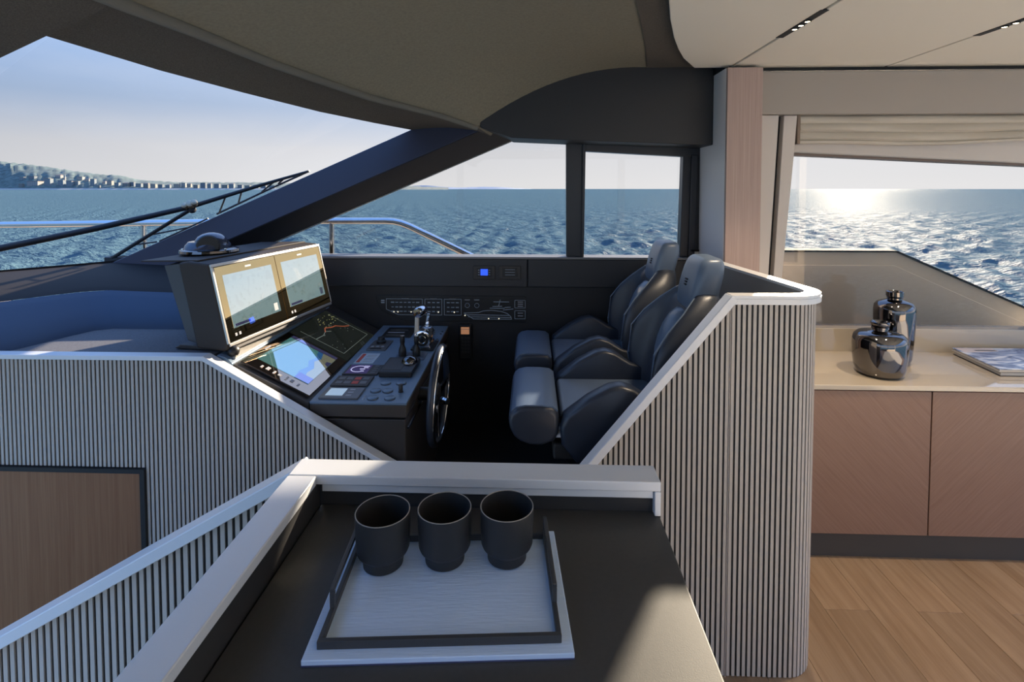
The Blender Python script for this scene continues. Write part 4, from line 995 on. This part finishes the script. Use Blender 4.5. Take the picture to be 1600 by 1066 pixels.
def build_wheel():
    c = Vector((-0.392, 2.17, 0.722)); R = 0.195
    t = thing('steering_wheel', c, 'chrome and black leather steering wheel seen edge on beside the console', 'steering wheel')
    ax = Vector((1, 0.0, -0.04)).normalized()
    e1 = Vector((0, 1, 0)); e2 = ax.cross(e1).normalized()
    if e2.z < 0: e2 = -e2
    def rim(a): return c + e1 * (R*math.cos(a)) + e2 * (R*math.sin(a))
    def ring(r, off, m, nm, a0=0, a1=2*PI, n=64):
        full = abs(a1 - a0 - 2*PI) < 1e-3
        rs = []
        for k in range(n + (0 if full else 1)):
            a = a0 + (a1-a0)*k/n; rad = (e1*math.cos(a) + e2*math.sin(a)); p = c + rad*R + ax*off
            rs.append([p + (rad*math.cos(b) + ax*math.sin(b))*r for b in [2*PI*j/10 for j in range(10)]])
        MB().rings(rs, loop=full).build(nm, m, t, smooth=70)
    ring(0.0155, 0, M['leather'], 'rim_grip')
    ring(0.0085, 0.0105, M['chrome'], 'rim_inlay')
    MB().lathe([(0.001, -0.02), (0.05, -0.018), (0.052, 0.0), (0.045, 0.018), (0.03, 0.024), (0.001, 0.025)], c - ax*0.02, axis=ax, n=28).build('hub', M['console'], t, smooth=40)
    MB().tube([c - ax*0.085, c - ax*0.03], 0.028, 16).build('column', M['radio'], t, smooth=40)
    for a in (math.radians(0), math.radians(180), math.radians(270)):
        rad = e1*math.cos(a) + e2*math.sin(a); s = ax.cross(rad).normalized()*0.016
        p0, p1 = c - ax*0.012 + rad*0.04, c + rad*(R-0.008)
        MB().hexa([p0 - s, p0 + s, p0 + s + ax*.014, p0 - s + ax*.014], [p1 - s*.7, p1 + s*.7, p1 + s*.7 + ax*.010, p1 - s*.7 + ax*.010]).build('spoke', M['chrome'] if a > 4 else M['gunmetal'], t, bevel=0.003)
    # horn lever with bright bands
    p = c + ax*0.02 + e1*(-0.05)
    MB().tube([p, p + Vector((0.03, -0.018, -0.003))], 0.013, 12).build('stalk', M['radio'], t, smooth=40)
    for k in (0.35, 0.65):
        q = p + Vector((0.03, -0.018, -0.003))*k
        MB().tube([q, q + Vector((0.007, -0.004, -0.0007))], 0.0145, 12).build('stalk_band', M['steel'], t, smooth=40)
build_wheel()

def build_pod():
    t = thing('monitor_pod', (-1.161, 1.925, 0.97), 'raised bronze grey pod holding two large chart displays', 'monitor', rz=math.radians(-8))
    Y0, Y1 = 1.925, 2.70
    F0, F1 = Vector((-1.161, 0, 0.985)), Vector((-1.236, 0, 1.31))          # front bottom, front top
    MB().prism_y([(F0.x, F0.z), (F1.x, F1.z), (-1.33, 1.318), (-1.375, 1.312), (-1.30, 0.978), (-1.18, 0.972)], Y0, Y1).build('housing', M['pod'], t, bevel=0.014, seg=4)
    MB().prism_y([(-1.37, 1.308), (-1.46, 1.296), (-1.36, 1.00), (-1.29, 0.985)], Y0 + 0.025, Y1 - 0.02).build('rear_cover', mat('dark rear cover', (0.075, 0.075, 0.082), 0.4, metal=0.2), t, bevel=0.004)
    MB().prism_y([(-1.30, 1.316), (-1.30, 1.322), (-1.56, 1.314), (-1.56, 1.308)], Y0 + 0.02, Y1 - 0.02).build('top_shelf', M['pod'], t, bevel=0.002)
    MB().prism_y([(-1.39, 0.985), (-1.17, 0.985), (-1.165, 0.968), (-1.42, 0.968)], Y0 + .02, Y1 - .05).build('foot', M['console'], t, bevel=0.004)
    d = (F1 - F0).normalized(); nrm = Vector((d.z, 0, -d.x))
    # pale rim round the front
    def P(y, s, off): return F0 + d * (s * (F1 - F0).length) + Vector((0, y, 0)) + nrm * off
    for (ya, yb, sa, sb) in ((Y0 + .004, Y1 - .004, 0.955, 0.992), (Y0 + .004, Y0 + .014, 0.05, 0.955), (Y1 - .012, Y1 - .004, 0.05, 0.955), (Y0 + .01, Y1 - .01, 0.015, 0.05)):
        MB().solid([P(ya, sa, -0.004), P(yb, sa, -0.004), P(yb, sb, -0.004), P(ya, sb, -0.004)], nrm * 0.0085).build('front_rim', M['pod_rim'], t, bevel=0.0015)
    for k, (ya, yb) in enumerate(((Y0 + .017, 2.3105), (2.3145, Y1 - .015))):
        s0, s1 = 0.06, 0.948
        a = MB().solid([P(ya, s0, -0.002), P(yb, s0, -0.002), P(yb, s1, -0.002), P(ya, s1, -0.002)], nrm * 0.005).build('display', M['bezel_gold'], t)
        a['label'] = 'near chart display of the pod' if k == 0 else 'far chart display of the pod'
        L = yb - ya
        def on(u0, u1, v0, v1, off=0.0032): return [P(ya + L*u0, s0 + (s1-s0)*v0, off), P(ya + L*u1, s0 + (s1-s0)*v0, off), P(ya + L*u1, s0 + (s1-s0)*v1, off), P(ya + L*u0, s0 + (s1-s0)*v1, off)]
        MB().solid(on(0.09, 0.91, 0.16, 0.88), nrm * 0.0004).build('screen', M['screen_teal'], a)
        MB().solid(on(0.46, 0.56, 0.925, 0.95), nrm * 0.0004).build('brand_mark', M['white_print'], a)
        for u in (0.09, 0.15): MB().solid(on(u, u + 0.03, 0.055, 0.095), nrm * 0.0004).build('button_mark', M['white_print'], a)
        MB().solid(on(0.12, 0.36, 0.175, 0.21, 0.0037), nrm * 0.0003).build('menu_bar', M['screen_lilac'], a)
        MB().solid(on(0.80, 0.87, 0.19, 0.30, 0.0037), nrm * 0.0003).build('menu_box', M['white_print'], a)
build_pod()

def build_compass():
    x, y, z = -1.405, 2.21, 1.3225
    t = thing('compass', (x, y, z), 'dark domed ship compass on top of the monitor pod', 'compass')
    cm = mat('blue black compass shell', (0.07, 0.08, 0.115), 0.14, metal=0.35, coat=0.5)
    MB().lathe([(0.112, 0), (0.116, 0.004), (0.114, 0.014), (0.104, 0.018), (0.09, 0.02), (0.002, 0.02)], (x, y, z), n=48).build('base_ring', M['gunmetal'], t, smooth=40)
    MB().lathe([(0.094, 0.018), (0.088, 0.034), (0.076, 0.048), (0.002, 0.05)], (x - 0.006, y, z), n=40).build('skirt', cm, t, smooth=40)
    MB().lathe([(0.066, 0.040), (0.062, 0.056), (0.052, 0.070), (0.034, 0.081), (0.014, 0.086), (0.001, 0.087)], (x + 0.012, y - 0.005, z), n=40).build('dome', cm, t, smooth=70)
    MB().lathe([(0.044, 0.0), (0.046, 0.012), (0.040, 0.018), (0.001, 0.018)], (x + 0.03, y - 0.055, z + 0.034), axis=(0.45, -0.9, 0.15), n=28).build('card_window', M['radio'], t, smooth=40)
    for k in range(3):
        MB().lathe([(0.006, 0), (0.006, 0.004), (0.001, 0.005)], (x + 0.101*math.cos(k*2.1 - .4), y + 0.101*math.sin(k*2.1 - .4), z + .018), n=12).build('screw', M['steel'], t, smooth=40)
build_compass()

# ------------------------------------------------------------------ equipment on the side wall
def build_wall_gear():
    Y = 2.949
    t = thing('switch_panel', (-0.45, Y, 0.9), 'wide black switch panel with outlined boat diagram on the side wall', 'panel')
    MB().prism_y([(-0.90, 0.985), (-0.03, 0.985), (-0.03, 0.835), (-0.73, 0.835), (-0.87, 0.90)], Y - 0.006, Y).build('plate', M['radio'], t, bevel=0.002)
    yl = Y - 0.0068
    def bar(xa, za, xb, zb, w, m, nm):
        dx, dz = xb-xa, zb-za; l = math.hypot(dx, dz); nx, nz = -dz/l*w, dx/l*w
        MB().prism_y([(xa-nx, za-nz), (xb-nx, zb-nz), (xb+nx, zb+nz), (xa+nx, za+nz)], yl, yl + .0006).build(nm, m, t)
    def rect(x0, x1, za, zb, cut=0):
        pts = [(x0, zb), (x1, zb), (x1, za), (x0 + cut, za), (x0, za + cut*.45)]
        if not cut: pts = pts[:4]
        for a, b in zip(pts, pts[1:] + pts[:1]): bar(*a, *b, 0.0013, M['line'], 'outline')
    rect(-0.835, -0.625, 0.873, 0.965, 0.07); rect(-0.610, -0.512, 0.873, 0.965); rect(-0.498, -0.400, 0.873, 0.965)
    R = random.Random(2)
    for (x0, x1, nx) in ((-0.81, -0.64, 7), (-0.60, -0.52, 3), (-0.488, -0.41, 3)):
        for k in range(nx):
            xx = x0 + (x1-x0)*(k+.5)/nx
            for z in (0.945, 0.918, 0.893):
                w = 0.006 + 0.004*R.random(); bar(xx - w, z, xx + w, z, 0.002 + .0015*R.random(), M['line'], 'legend')
        bar((x0+x1)/2 - .02, 0.966, (x0+x1)/2 + .02, 0.966, 0.002, M['white_print'], 'title')
    for x in (-0.79, -0.767, -0.69, -0.532, -0.44, -0.378, -0.242, -0.183):
        MB().lathe([(0.0035, 0), (0.0035, -0.002), (0.001, -0.0025)], (x, yl, 0.89 if x < -0.4 else 0.872 if x < -0.37 else 0.855), axis=(0, 1, 0), n=10).build('indicator', M['amber'], t)
    for x in (-0.365, -0.31):
        pts = [(x + .013*math.cos(a*PI/6), 0.930 + .013*math.sin(a*PI/6)) for a in range(13)]
        for a, b in zip(pts, pts[1:]): bar(*a, *b, 0.0011, M['line'], 'dial')
        bar(x - .015, 0.962, x + .015, 0.962, 0.002, M['white_print'], 'title')
    # yacht outline
    hull = [(-0.385, 0.886), (-0.30, 0.889), (-0.275, 0.899), (-0.225, 0.903), (-0.17, 0.897), (-0.135, 0.885), (-0.115, 0.868), (-0.11, 0.852), (-0.33, 0.852), (-0.385, 0.886)]
    for a, b in zip(hull, hull[1:]): bar(*a, *b, 0.0016, M['line'], 'boat_outline')
    for a, b in (((-0.38, 0.876), (-0.12, 0.874)), ((-0.36, 0.864), (-0.115, 0.862)), ((-0.235, 0.915), (-0.15, 0.915)), ((-0.22, 0.925), (-0.165, 0.927)), ((-0.185, 0.927), (-0.175, 0.965)), ((-0.215, 0.952), (-0.125, 0.952)), ((-0.16, 0.905), (-0.10, 0.912)), ((-0.15, 0.92), (-0.115, 0.922))):
        bar(*a, *b, 0.0018, M['line'], 'boat_outline')
    rect(-0.092, -0.032, 0.918, 0.962); rect(-0.092, -0.032, 0.855, 0.902)
    for z in (0.952, 0.94, 0.928, 0.888, 0.872): bar(-0.075, z, -0.045, z, 0.0022, M['white_print'], 'legend')
    for z in (0.955, 0.943): bar(-0.865, z, -0.845, z, 0.004, M['line'], 'legend')
    # two small units under the sill
    for x0, lab, lit in ((-0.328, 'small black control unit with lit blue lcd under the sill', True), (-0.181, 'small dark unlit control unit right of the blue lcd unit', False)):
        u = thing('control_unit', (x0 + .06, 2.93, 1.085), lab, 'panel', 'control units under the sill')
        MB().box(x0, x0 + 0.124, 2.922, 2.932, 1.085, 1.162).build('body', M['console'], u, bevel=0.003)
        MB().box(x0 + .02, x0 + .104, 2.9195, 2.9225, 1.100, 1.150).build('face', M['radio'], u, bevel=0.001)
        if lit:
            MB().box(x0 + .042, x0 + .084, 2.9180, 2.9194, 1.108, 1.144).build('lcd', M['blue_led'], u)
            for k in range(3):
                for xx in (x0 + .028, x0 + .089): MB().box(xx, xx + .008, 2.9185, 2.9194, 1.110 + k*.013, 1.114 + k*.013).build('key_mark', M['white_print'], u)
        else:
            for z in (1.14, 1.125, 1.11): MB().box(x0 + .035, x0 + .09, 2.9185, 2.9194, z, z + .003).build('print_line', M['line'], u)
    # handset
    h = thing('radio_handset', (-0.375, 2.92, 0.62), 'black radio handset with lit orange lcd hanging below the switch panel', 'handset')
    MB().box(-0.408, -0.338, 2.912, 2.945, 0.625, 0.825).build('body', M['radio'], h, bevel=0.006)
    MB().box(-0.398, -0.350, 2.9095, 2.9125, 0.772, 0.812).build('lcd', M['orange_lcd'], h)
    MB().box(-0.398, -0.350, 2.9088, 2.9094, 0.800, 0.802).build('lcd_line', M['white_print'], h)
    for r in range(5):
        for c in range(3):
            MB().box(-0.396 + c*.017, -0.384 + c*.017, 2.9085, 2.9125, 0.742 - r*.02, 0.754 - r*.02).build('key', M['console'], h)
build_wall_gear()

# ------------------------------------------------------------------ helm seats
def build_seat():
    yc = 2.01
    t = thing('helm_chair', (0.30, yc, 0.25))
    S, S2 = M['leather'], M['leather_lit']
    MB().lathe([(0.15, 0), (0.15, 0.012), (0.07, 0.03), (0.06, 0.36), (0.10, 0.39)], (0.31, yc, 0.25), n=28).build('pedestal', M['radio'], t, smooth=40)
    MB().box(0.08, 0.52, yc - .19, yc + .19, 0.63, 0.69).build('seat_pan', M['console'], t, bevel=0.01)
    # thigh roll at the front
    prof = [(-0.060, 0.722), (-0.074, 0.748), (-0.079, 0.778), (-0.072, 0.804), (-0.052, 0.822), (-0.02, 0.829), (0.04, 0.829), (0.078, 0.825), (0.098, 0.808), (0.102, 0.77), (0.100, 0.735), (0.085, 0.707), (0.04, 0.690), (-0.005, 0.692), (-0.038, 0.704)]
    pcx, pcz = 0.012, 0.762
    def rring(y, k, pr=prof): return [(pcx + (x - pcx)*k, yc + y, pcz + (z - pcz)*k) for x, z in pr]
    MB().rings([rring(-.212, .80), rring(-.210, .90), rring(-.203, .97), rring(-.190, 1), rring(0, 1), rring(.190, 1), rring(.203, .97), rring(.210, .90), rring(.212, .80)]).build('thigh_roll', S, t, smooth=60)
    top = [(-0.076, 0.792), (-0.068, 0.811), (-0.051, 0.826), (-0.02, 0.8325), (0.04, 0.8325), (0.079, 0.8285), (0.097, 0.815)]
    tp = top + [(x*.96, z - .012) for x, z in reversed(top)]
    MB().rings([[(x, yc + y, z) for x, z in tp] for y in (-.197, -.18, 0, .18, .197)]).build('roll_top', S2, t, smooth=60)  # light falling on top of the roll is put into this paler panel
    MB().box(0.075, 0.115, yc - .17, yc + .17, 0.70, 0.735).build('roll_bracket', M['steel'], t, bevel=0.004)
    rs = [[(x, yc + y, z) for x, y in ((0.108, -.165), (0.47, -.165), (0.47, .165), (0.108, .165))] for z in (0.69, 0.70, 0.775, 0.795)]
    MB().box(0.106, 0.52, yc - .168, yc + .168, 0.69, 0.800).build('seat_cushion', S2, t, bevel=0.02, seg=3)
    # side wings of the seat
    prof = [(0.108, 0.705), (0.104, 0.765), (0.118, 0.805), (0.20, 0.868), (0.275, 0.908), (0.315, 0.916), (0.355, 0.905), (0.42, 0.865), (0.50, 0.845), (0.58, 0.80), (0.56, 0.66), (0.44, 0.615), (0.16, 0.640)]
    for s in (-1, 1):
        ys = yc + s*.198
        cx = sum(p[0] for p in prof)/len(prof); cz = sum(p[1] for p in prof)/len(prof)
        def ring(y, k): return [(cx + (x-cx)*k, y, cz + (z-cz)*k) for x, z in prof]
        MB().rings([ring(ys - .040, .90), ring(ys - .036, .965), ring(ys - .022, 1.0), ring(ys + .022, 1.0), ring(ys + .036, .965), ring(ys + .040, .90)]).build('seat_wing', S, t, smooth=70)
    # backrest shell with wings
    secs = [(0.70, .49, .45, .60, .195), (0.80, .485, .425, .615, .222), (0.90, .495, .412, .63, .230), (1.02, .535, .425, .665, .228), (1.09, .560, .475, .685, .212), (1.15, .583, .535, .695, .185), (1.20, .600, .588, .700, .140), (1.225, .615, .612, .695, .115)]
    rings = []
    for z, xp, xw, xb, h in secs:
        tw = min(.045, h*.32)
        half = [(xb + .008, 0), (xb, h*.6), (xb - .02, h*.92), ((xb + xw)/2, h + .004), (xw + .022, h), (xw + .004, h - tw*.25), (xw + .004, h - tw*.75), (xw + .028, h - tw*1.1), (xp - .004, h - tw*1.9), (xp + .004, h*.3)]
        loop = [(x, yc - y, z) for x, y in half] + [(xp + .006, yc, z)] + [(x, yc + y, z) for x, y in reversed(half[1:])]
        rings.append(loop)
    MB().rings(rings).build('backrest', S, t, sub=2)
    # lumbar pad
    rr = []
    for k in range(9):
        a = -PI/2 + PI*k/8; f = math.cos(a)**0.6 if 0 < k < 8 else 0.05
        z = 1.02 + 0.125*math.sin(a); xm = 0.485 + (z - 0.80)*0.31
        rr.append([(xm + .020 - .078*f*max(0, math.cos(b)) , yc + .118*f*math.sin(b)*1.0, z) for b in [2*PI*j/24 for j in range(24)]])
    MB().rings(rr).build('lumbar_pad', S2, t, smooth=80)
    # headrest
    def lean(p): return (p[0] + (p[2] - 1.15)*0.24, p[1], p[2])
    rr = []
    for z, hx, hy, r in ((1.145, .036, .085, .02), (1.155, .046, .098, .026), (1.20, .052, .106, .03), (1.27, .052, .108, .03), (1.315, .048, .104, .03), (1.335, .040, .095, .028), (1.345, .028, .080, .02)):
        rr.append(rrect(0.625, yc - .01, hx, hy, r, z, fn=lean))
    MB().rings(rr).build('headrest', S2, t, sub=1)
    for k in range(3):
        z = 1.232 + k*.010; x = 0.572 + (z - 1.15)*.24 - .0022
        MB().box(x, x + .004, yc - .02, yc + .0, z, z + .006).build('emblem_mark', M['radio'], t)
    # piping along the front edges of the wings
    for s in (-1, 1):
        pts = [(xw + .006, yc + s*(h - min(.045, h*.32)*.5), z) for z, xp, xw, xb, h in secs[1:7]]
        MB().tube(pts, 0.004, 6).build('piping', S2, t, smooth=60)
    return t
seat = build_seat()
tag(seat, 'navy black leather helm seat nearest the slatted partition', 'seat', 'helm seats')
s2 = seat.copy(); COL.objects.link(s2); s2.location.y += 0.58
tag(s2, 'navy black leather helm seat beside the windows, behind the other seat', 'seat', 'helm seats')
for ch in list(seat.children):
    c = ch.copy(); COL.objects.link(c); c.parent = s2

# ------------------------------------------------------------------ outside: wiper and rail
def build_outside():
    t = thing('windscreen_wiper', (-2.58, 2.42, 1.31), 'black windscreen wiper with two long arms lying outside the windscreen', 'wiper')
    MB().tube([(-3.0, 2.20, 1.205), (-2.576, 2.415, 1.311), (-2.246, 2.592, 1.395), (-1.885, 2.762, 1.495)], 0.018, 8, 0.014).build('drive_arm', M['rubber'], t, smooth=50)
    MB().tube([(-2.473, 2.946, 1.185), (-1.883, 2.801, 1.485)], 0.011, 8).build('link_arm', M['rubber'], t, smooth=50)
    MB().tube([(-1.90, 2.77, 1.490), (-1.55, 2.87, 1.612), (-1.278, 2.940, 1.700)], 0.013, 8, 0.007).build('blade_arm', M['rubber'], t, smooth=50)
    MB().tube([(-1.84, 2.97, 1.452), (-1.55, 2.965, 1.585), (-1.275, 2.945, 1.702)], 0.006, 6).build('blade', M['rubber'], t, smooth=50)
    for a, b in (((-1.70, 2.83, 1.56), (-1.82, 2.96, 1.458)), ((-1.62, 2.85, 1.588), (-1.70, 2.955, 1.52)), ((-1.45, 2.895, 1.646), (-1.56, 2.955, 1.583)), ((-1.40, 2.91, 1.663), (-1.46, 2.95, 1.63))):
        MB().tube([a, b], 0.005, 6).build('blade_yoke', M['rubber'], t, smooth=50)
    for a, b in (((-2.30, 2.91, 1.275), (-2.22, 2.99, 1.285)), ((-2.18, 2.88, 1.335), (-2.02, 2.99, 1.372)), ((-2.2, 2.985, 1.29), (-1.9, 2.98, 1.425))):
        MB().tube([a, b], 0.005, 6).build('blade_yoke', M['rubber'], t, smooth=50)
    for p, r in (((-1.885, 2.755, 1.505), .016), ((-1.855, 2.76, 1.515), .02), ((-1.835, 2.76, 1.522), .017), ((-1.865, 2.785, 1.488), .02)):
        MB().lathe([(r*.5, -.018), (r, -.012), (r, .012), (r*.5, .018)], p, axis=(0.3, -0.8, 0.5), n=14).build('joint', M['brass'] if r < .019 or p[2] > 1.5 else M['rubber'], t, smooth=40)
    MB().tube([(-1.92, 2.75, 1.485), (-1.98, 2.76, 1.462), (-2.02, 2.75, 1.463), (-1.99, 2.75, 1.47)], 0.004, 6).build('washer_hose', M['rubber'], t, smooth=50)
    # stainless rail
    r = thing('guard_rail', (-2.0, 3.4, 0.8), 'polished stainless guard rail along the side deck outside', 'railing')
    pts = [(-6.0, 3.3, 1.33), (-3.6, 3.4, 1.353), (-2.456, 3.4, 1.37), (-1.492, 3.4, 1.385), (-0.96, 3.4, 1.386), (-0.91, 3.4, 1.383), (-0.86, 3.4, 1.372), (-0.803, 3.4, 1.350), (-0.40, 3.4, 1.155), (0.25, 3.4, 0.84)]
    MB().tube(pts, 0.023, 14).build('top_rail', M['steel'], r, smooth=60)
    for x, z in ((-2.615, 1.36), (-1.328, 1.378), (-3.9, 1.34), (-5.1, 1.335)):
        MB().tube([(x, 3.4, 0.8), (x, 3.4, z)], 0.0185, 14).build('stanchion', M['steel'], r, smooth=60)
build_outside()

# ------------------------------------------------------------------ sideboard and things on it
def build_sideboard():
    t = thing('sideboard', (2.4, 2.45, 0), 'low sideboard with pinkish diagonal veneer doors under the saloon window', 'cabinet')
    MB().box(1.0, 3.9, 2.245, 2.69, 0.117, 0.745).build('carcass', M['console'], t)
    MB().box(1.02, 3.9, 2.25, 2.69, 0.0, 0.117).build('plinth', mat('dark plinth', (0.055, 0.05, 0.045), 0.6), t)
    for k, (x0, x1) in enumerate(((1.0, 1.694), (1.699, 2.393), (2.398, 3.092), (3.097, 3.79))):
        MB().box(x0, x1, 2.222, 2.2445, 0.117, 0.742).build('door', M['veneer_a'] if k % 2 == 0 else M['veneer_b'], t, bevel=0.002)
    w = MB().box(1.0, 3.95, 2.216, 2.689, 0.746, 0.768).build('worktop', M['lacquer'], bevel=0.003)
    tag(w, 'glossy beige lacquer worktop lying on the sideboard', 'worktop')
    z = 0.768
    def vase(x, y, prof, lab):
        v = thing('vase', (x, y, z), lab, 'vase', 'dark mirror vases on the sideboard')
        MB().lathe(prof, (x, y, z), n=56).build('body', M['gunmetal'], v, smooth=80)
        return v
    s = [(0.070, 0), (0.082, 0.003), (0.093, 0.014), (0.100, 0.040), (0.105, 0.085), (0.107, 0.130), (0.106, 0.154), (0.100, 0.174), (0.086, 0.187), (0.060, 0.193), (0.033, 0.196)]
    v = vase(1.565, 2.36, s + [(0.031, 0.198), (0.030, 0.199), (0.002, 0.199)], 'squat wide dark mirror vase with short neck, in front')
    MB().lathe([(0.030, 0.196), (0.030, 0.205), (0.034, 0.207), (0.034, 0.214), (0.031, 0.216), (0.034, 0.218), (0.037, 0.224), (0.037, 0.236), (0.033, 0.238), (0.029, 0.232), (0.026, 0.20)], (1.565, 2.36, z), n=40).build('neck', M['gunmetal'], v, smooth=50)
    s = [(0.056, 0), (0.066, 0.004), (0.074, 0.03), (0.080, 0.12), (0.084, 0.20), (0.085, 0.252), (0.082, 0.276), (0.070, 0.292), (0.048, 0.300), (0.034, 0.304)]
    v = vase(1.735, 2.52, s + [(0.031, 0.306), (0.002, 0.306)], 'taller slim dark mirror vase standing behind the squat one')
    MB().lathe([(0.031, 0.304), (0.031, 0.313), (0.034, 0.315), (0.031, 0.318), (0.036, 0.322), (0.036, 0.342), (0.033, 0.344), (0.028, 0.338), (0.026, 0.306)], (1.735, 2.52, z), n=40).build('neck', M['gunmetal'], v, smooth=50)
    # two books
    def book(zb, th, off, cover, page, lab, art=None):
        pts = [(2.075 + off, 2.345 + off*.3), (2.115 + off, 2.655), (2.56 + off, 2.655), (2.54 + off, 2.345 + off*.3)]
        b = thing('book', (2.3, 2.5, zb), lab, 'book', 'books on the sideboard')
        def scaled(k): 
            cx = sum(p[0] for p in pts)/4; cy = sum(p[1] for p in pts)/4
            return [(cx + (x-cx)*k, cy + (y-cy)*k) for x, y in pts]
        MB().prism_z(pts, zb, zb + .003).build('back_cover', cover, b)
        MB().prism_z(scaled(.985), zb + .003, zb + th - .003).build('pages', page, b)
        MB().prism_z(pts, zb + th - .003, zb + th).build('front_cover', cover if art is None else art, b)
        return b
    dark = mat('dark book cloth', (0.03, 0.028, 0.028), 0.5); page = mat('cream pages', (0.62, 0.58, 0.52), 0.8)
    book(z, 0.020, 0.006, dark, page, 'lower book of the stack, dark cover with cream page edges')
    cov = bpy.data.materials.new('blue white cover art'); cov.use_nodes = True
    nt = cov.node_tree; b = nt.nodes['Principled BSDF']; b.inputs['Roughness'].default_value = 0.18
    tc = nt.nodes.new('ShaderNodeTexCoord'); n = nt.nodes.new('ShaderNodeTexNoise'); n.inputs['Scale'].default_value = 9; n.inputs['Detail'].default_value = 5; n.inputs['Distortion'].default_value = 2.0
    mp = nt.nodes.new('ShaderNodeMapping'); mp.inputs['Scale'].default_value = (0.7, 1.6, 1)
    nt.links.new(tc.outputs['Object'], mp.inputs[0]); nt.links.new(mp.outputs[0], n.inputs[0])
    cr = nt.nodes.new('ShaderNodeValToRGB')
    cr.color_ramp.elements[0].position = 0.38; cr.color_ramp.elements[0].color = (0.10, 0.14, 0.26, 1)
    cr.color_ramp.elements[1].position = 0.62; cr.color_ramp.elements[1].color = (0.75, 0.77, 0.80, 1)
    e = cr.color_ramp.elements.new(0.5); e.color = (0.30, 0.38, 0.55, 1)
    nt.links.new(n.outputs['Fac'], cr.inputs[0]); nt.links.new(cr.outputs[0], b.inputs['Base Color'])
    bk = book(z + 0.020, 0.014, 0.0, page, page, 'upper book of the stack with blue and white cover', cov)
    MB().prism_z([(2.117, 2.575), (2.122, 2.648), (2.30, 2.648), (2.295, 2.60)], z + .034, z + .0343).build('title_block', mat('grey pink print', (0.55, 0.48, 0.46), 0.4), bk)
    MB().prism_z([(2.19, 2.605), (2.19, 2.618), (2.29, 2.618), (2.29, 2.605)], z + .0344, z + .0346).build('title_line', M['radio'], bk)
build_sideboard()
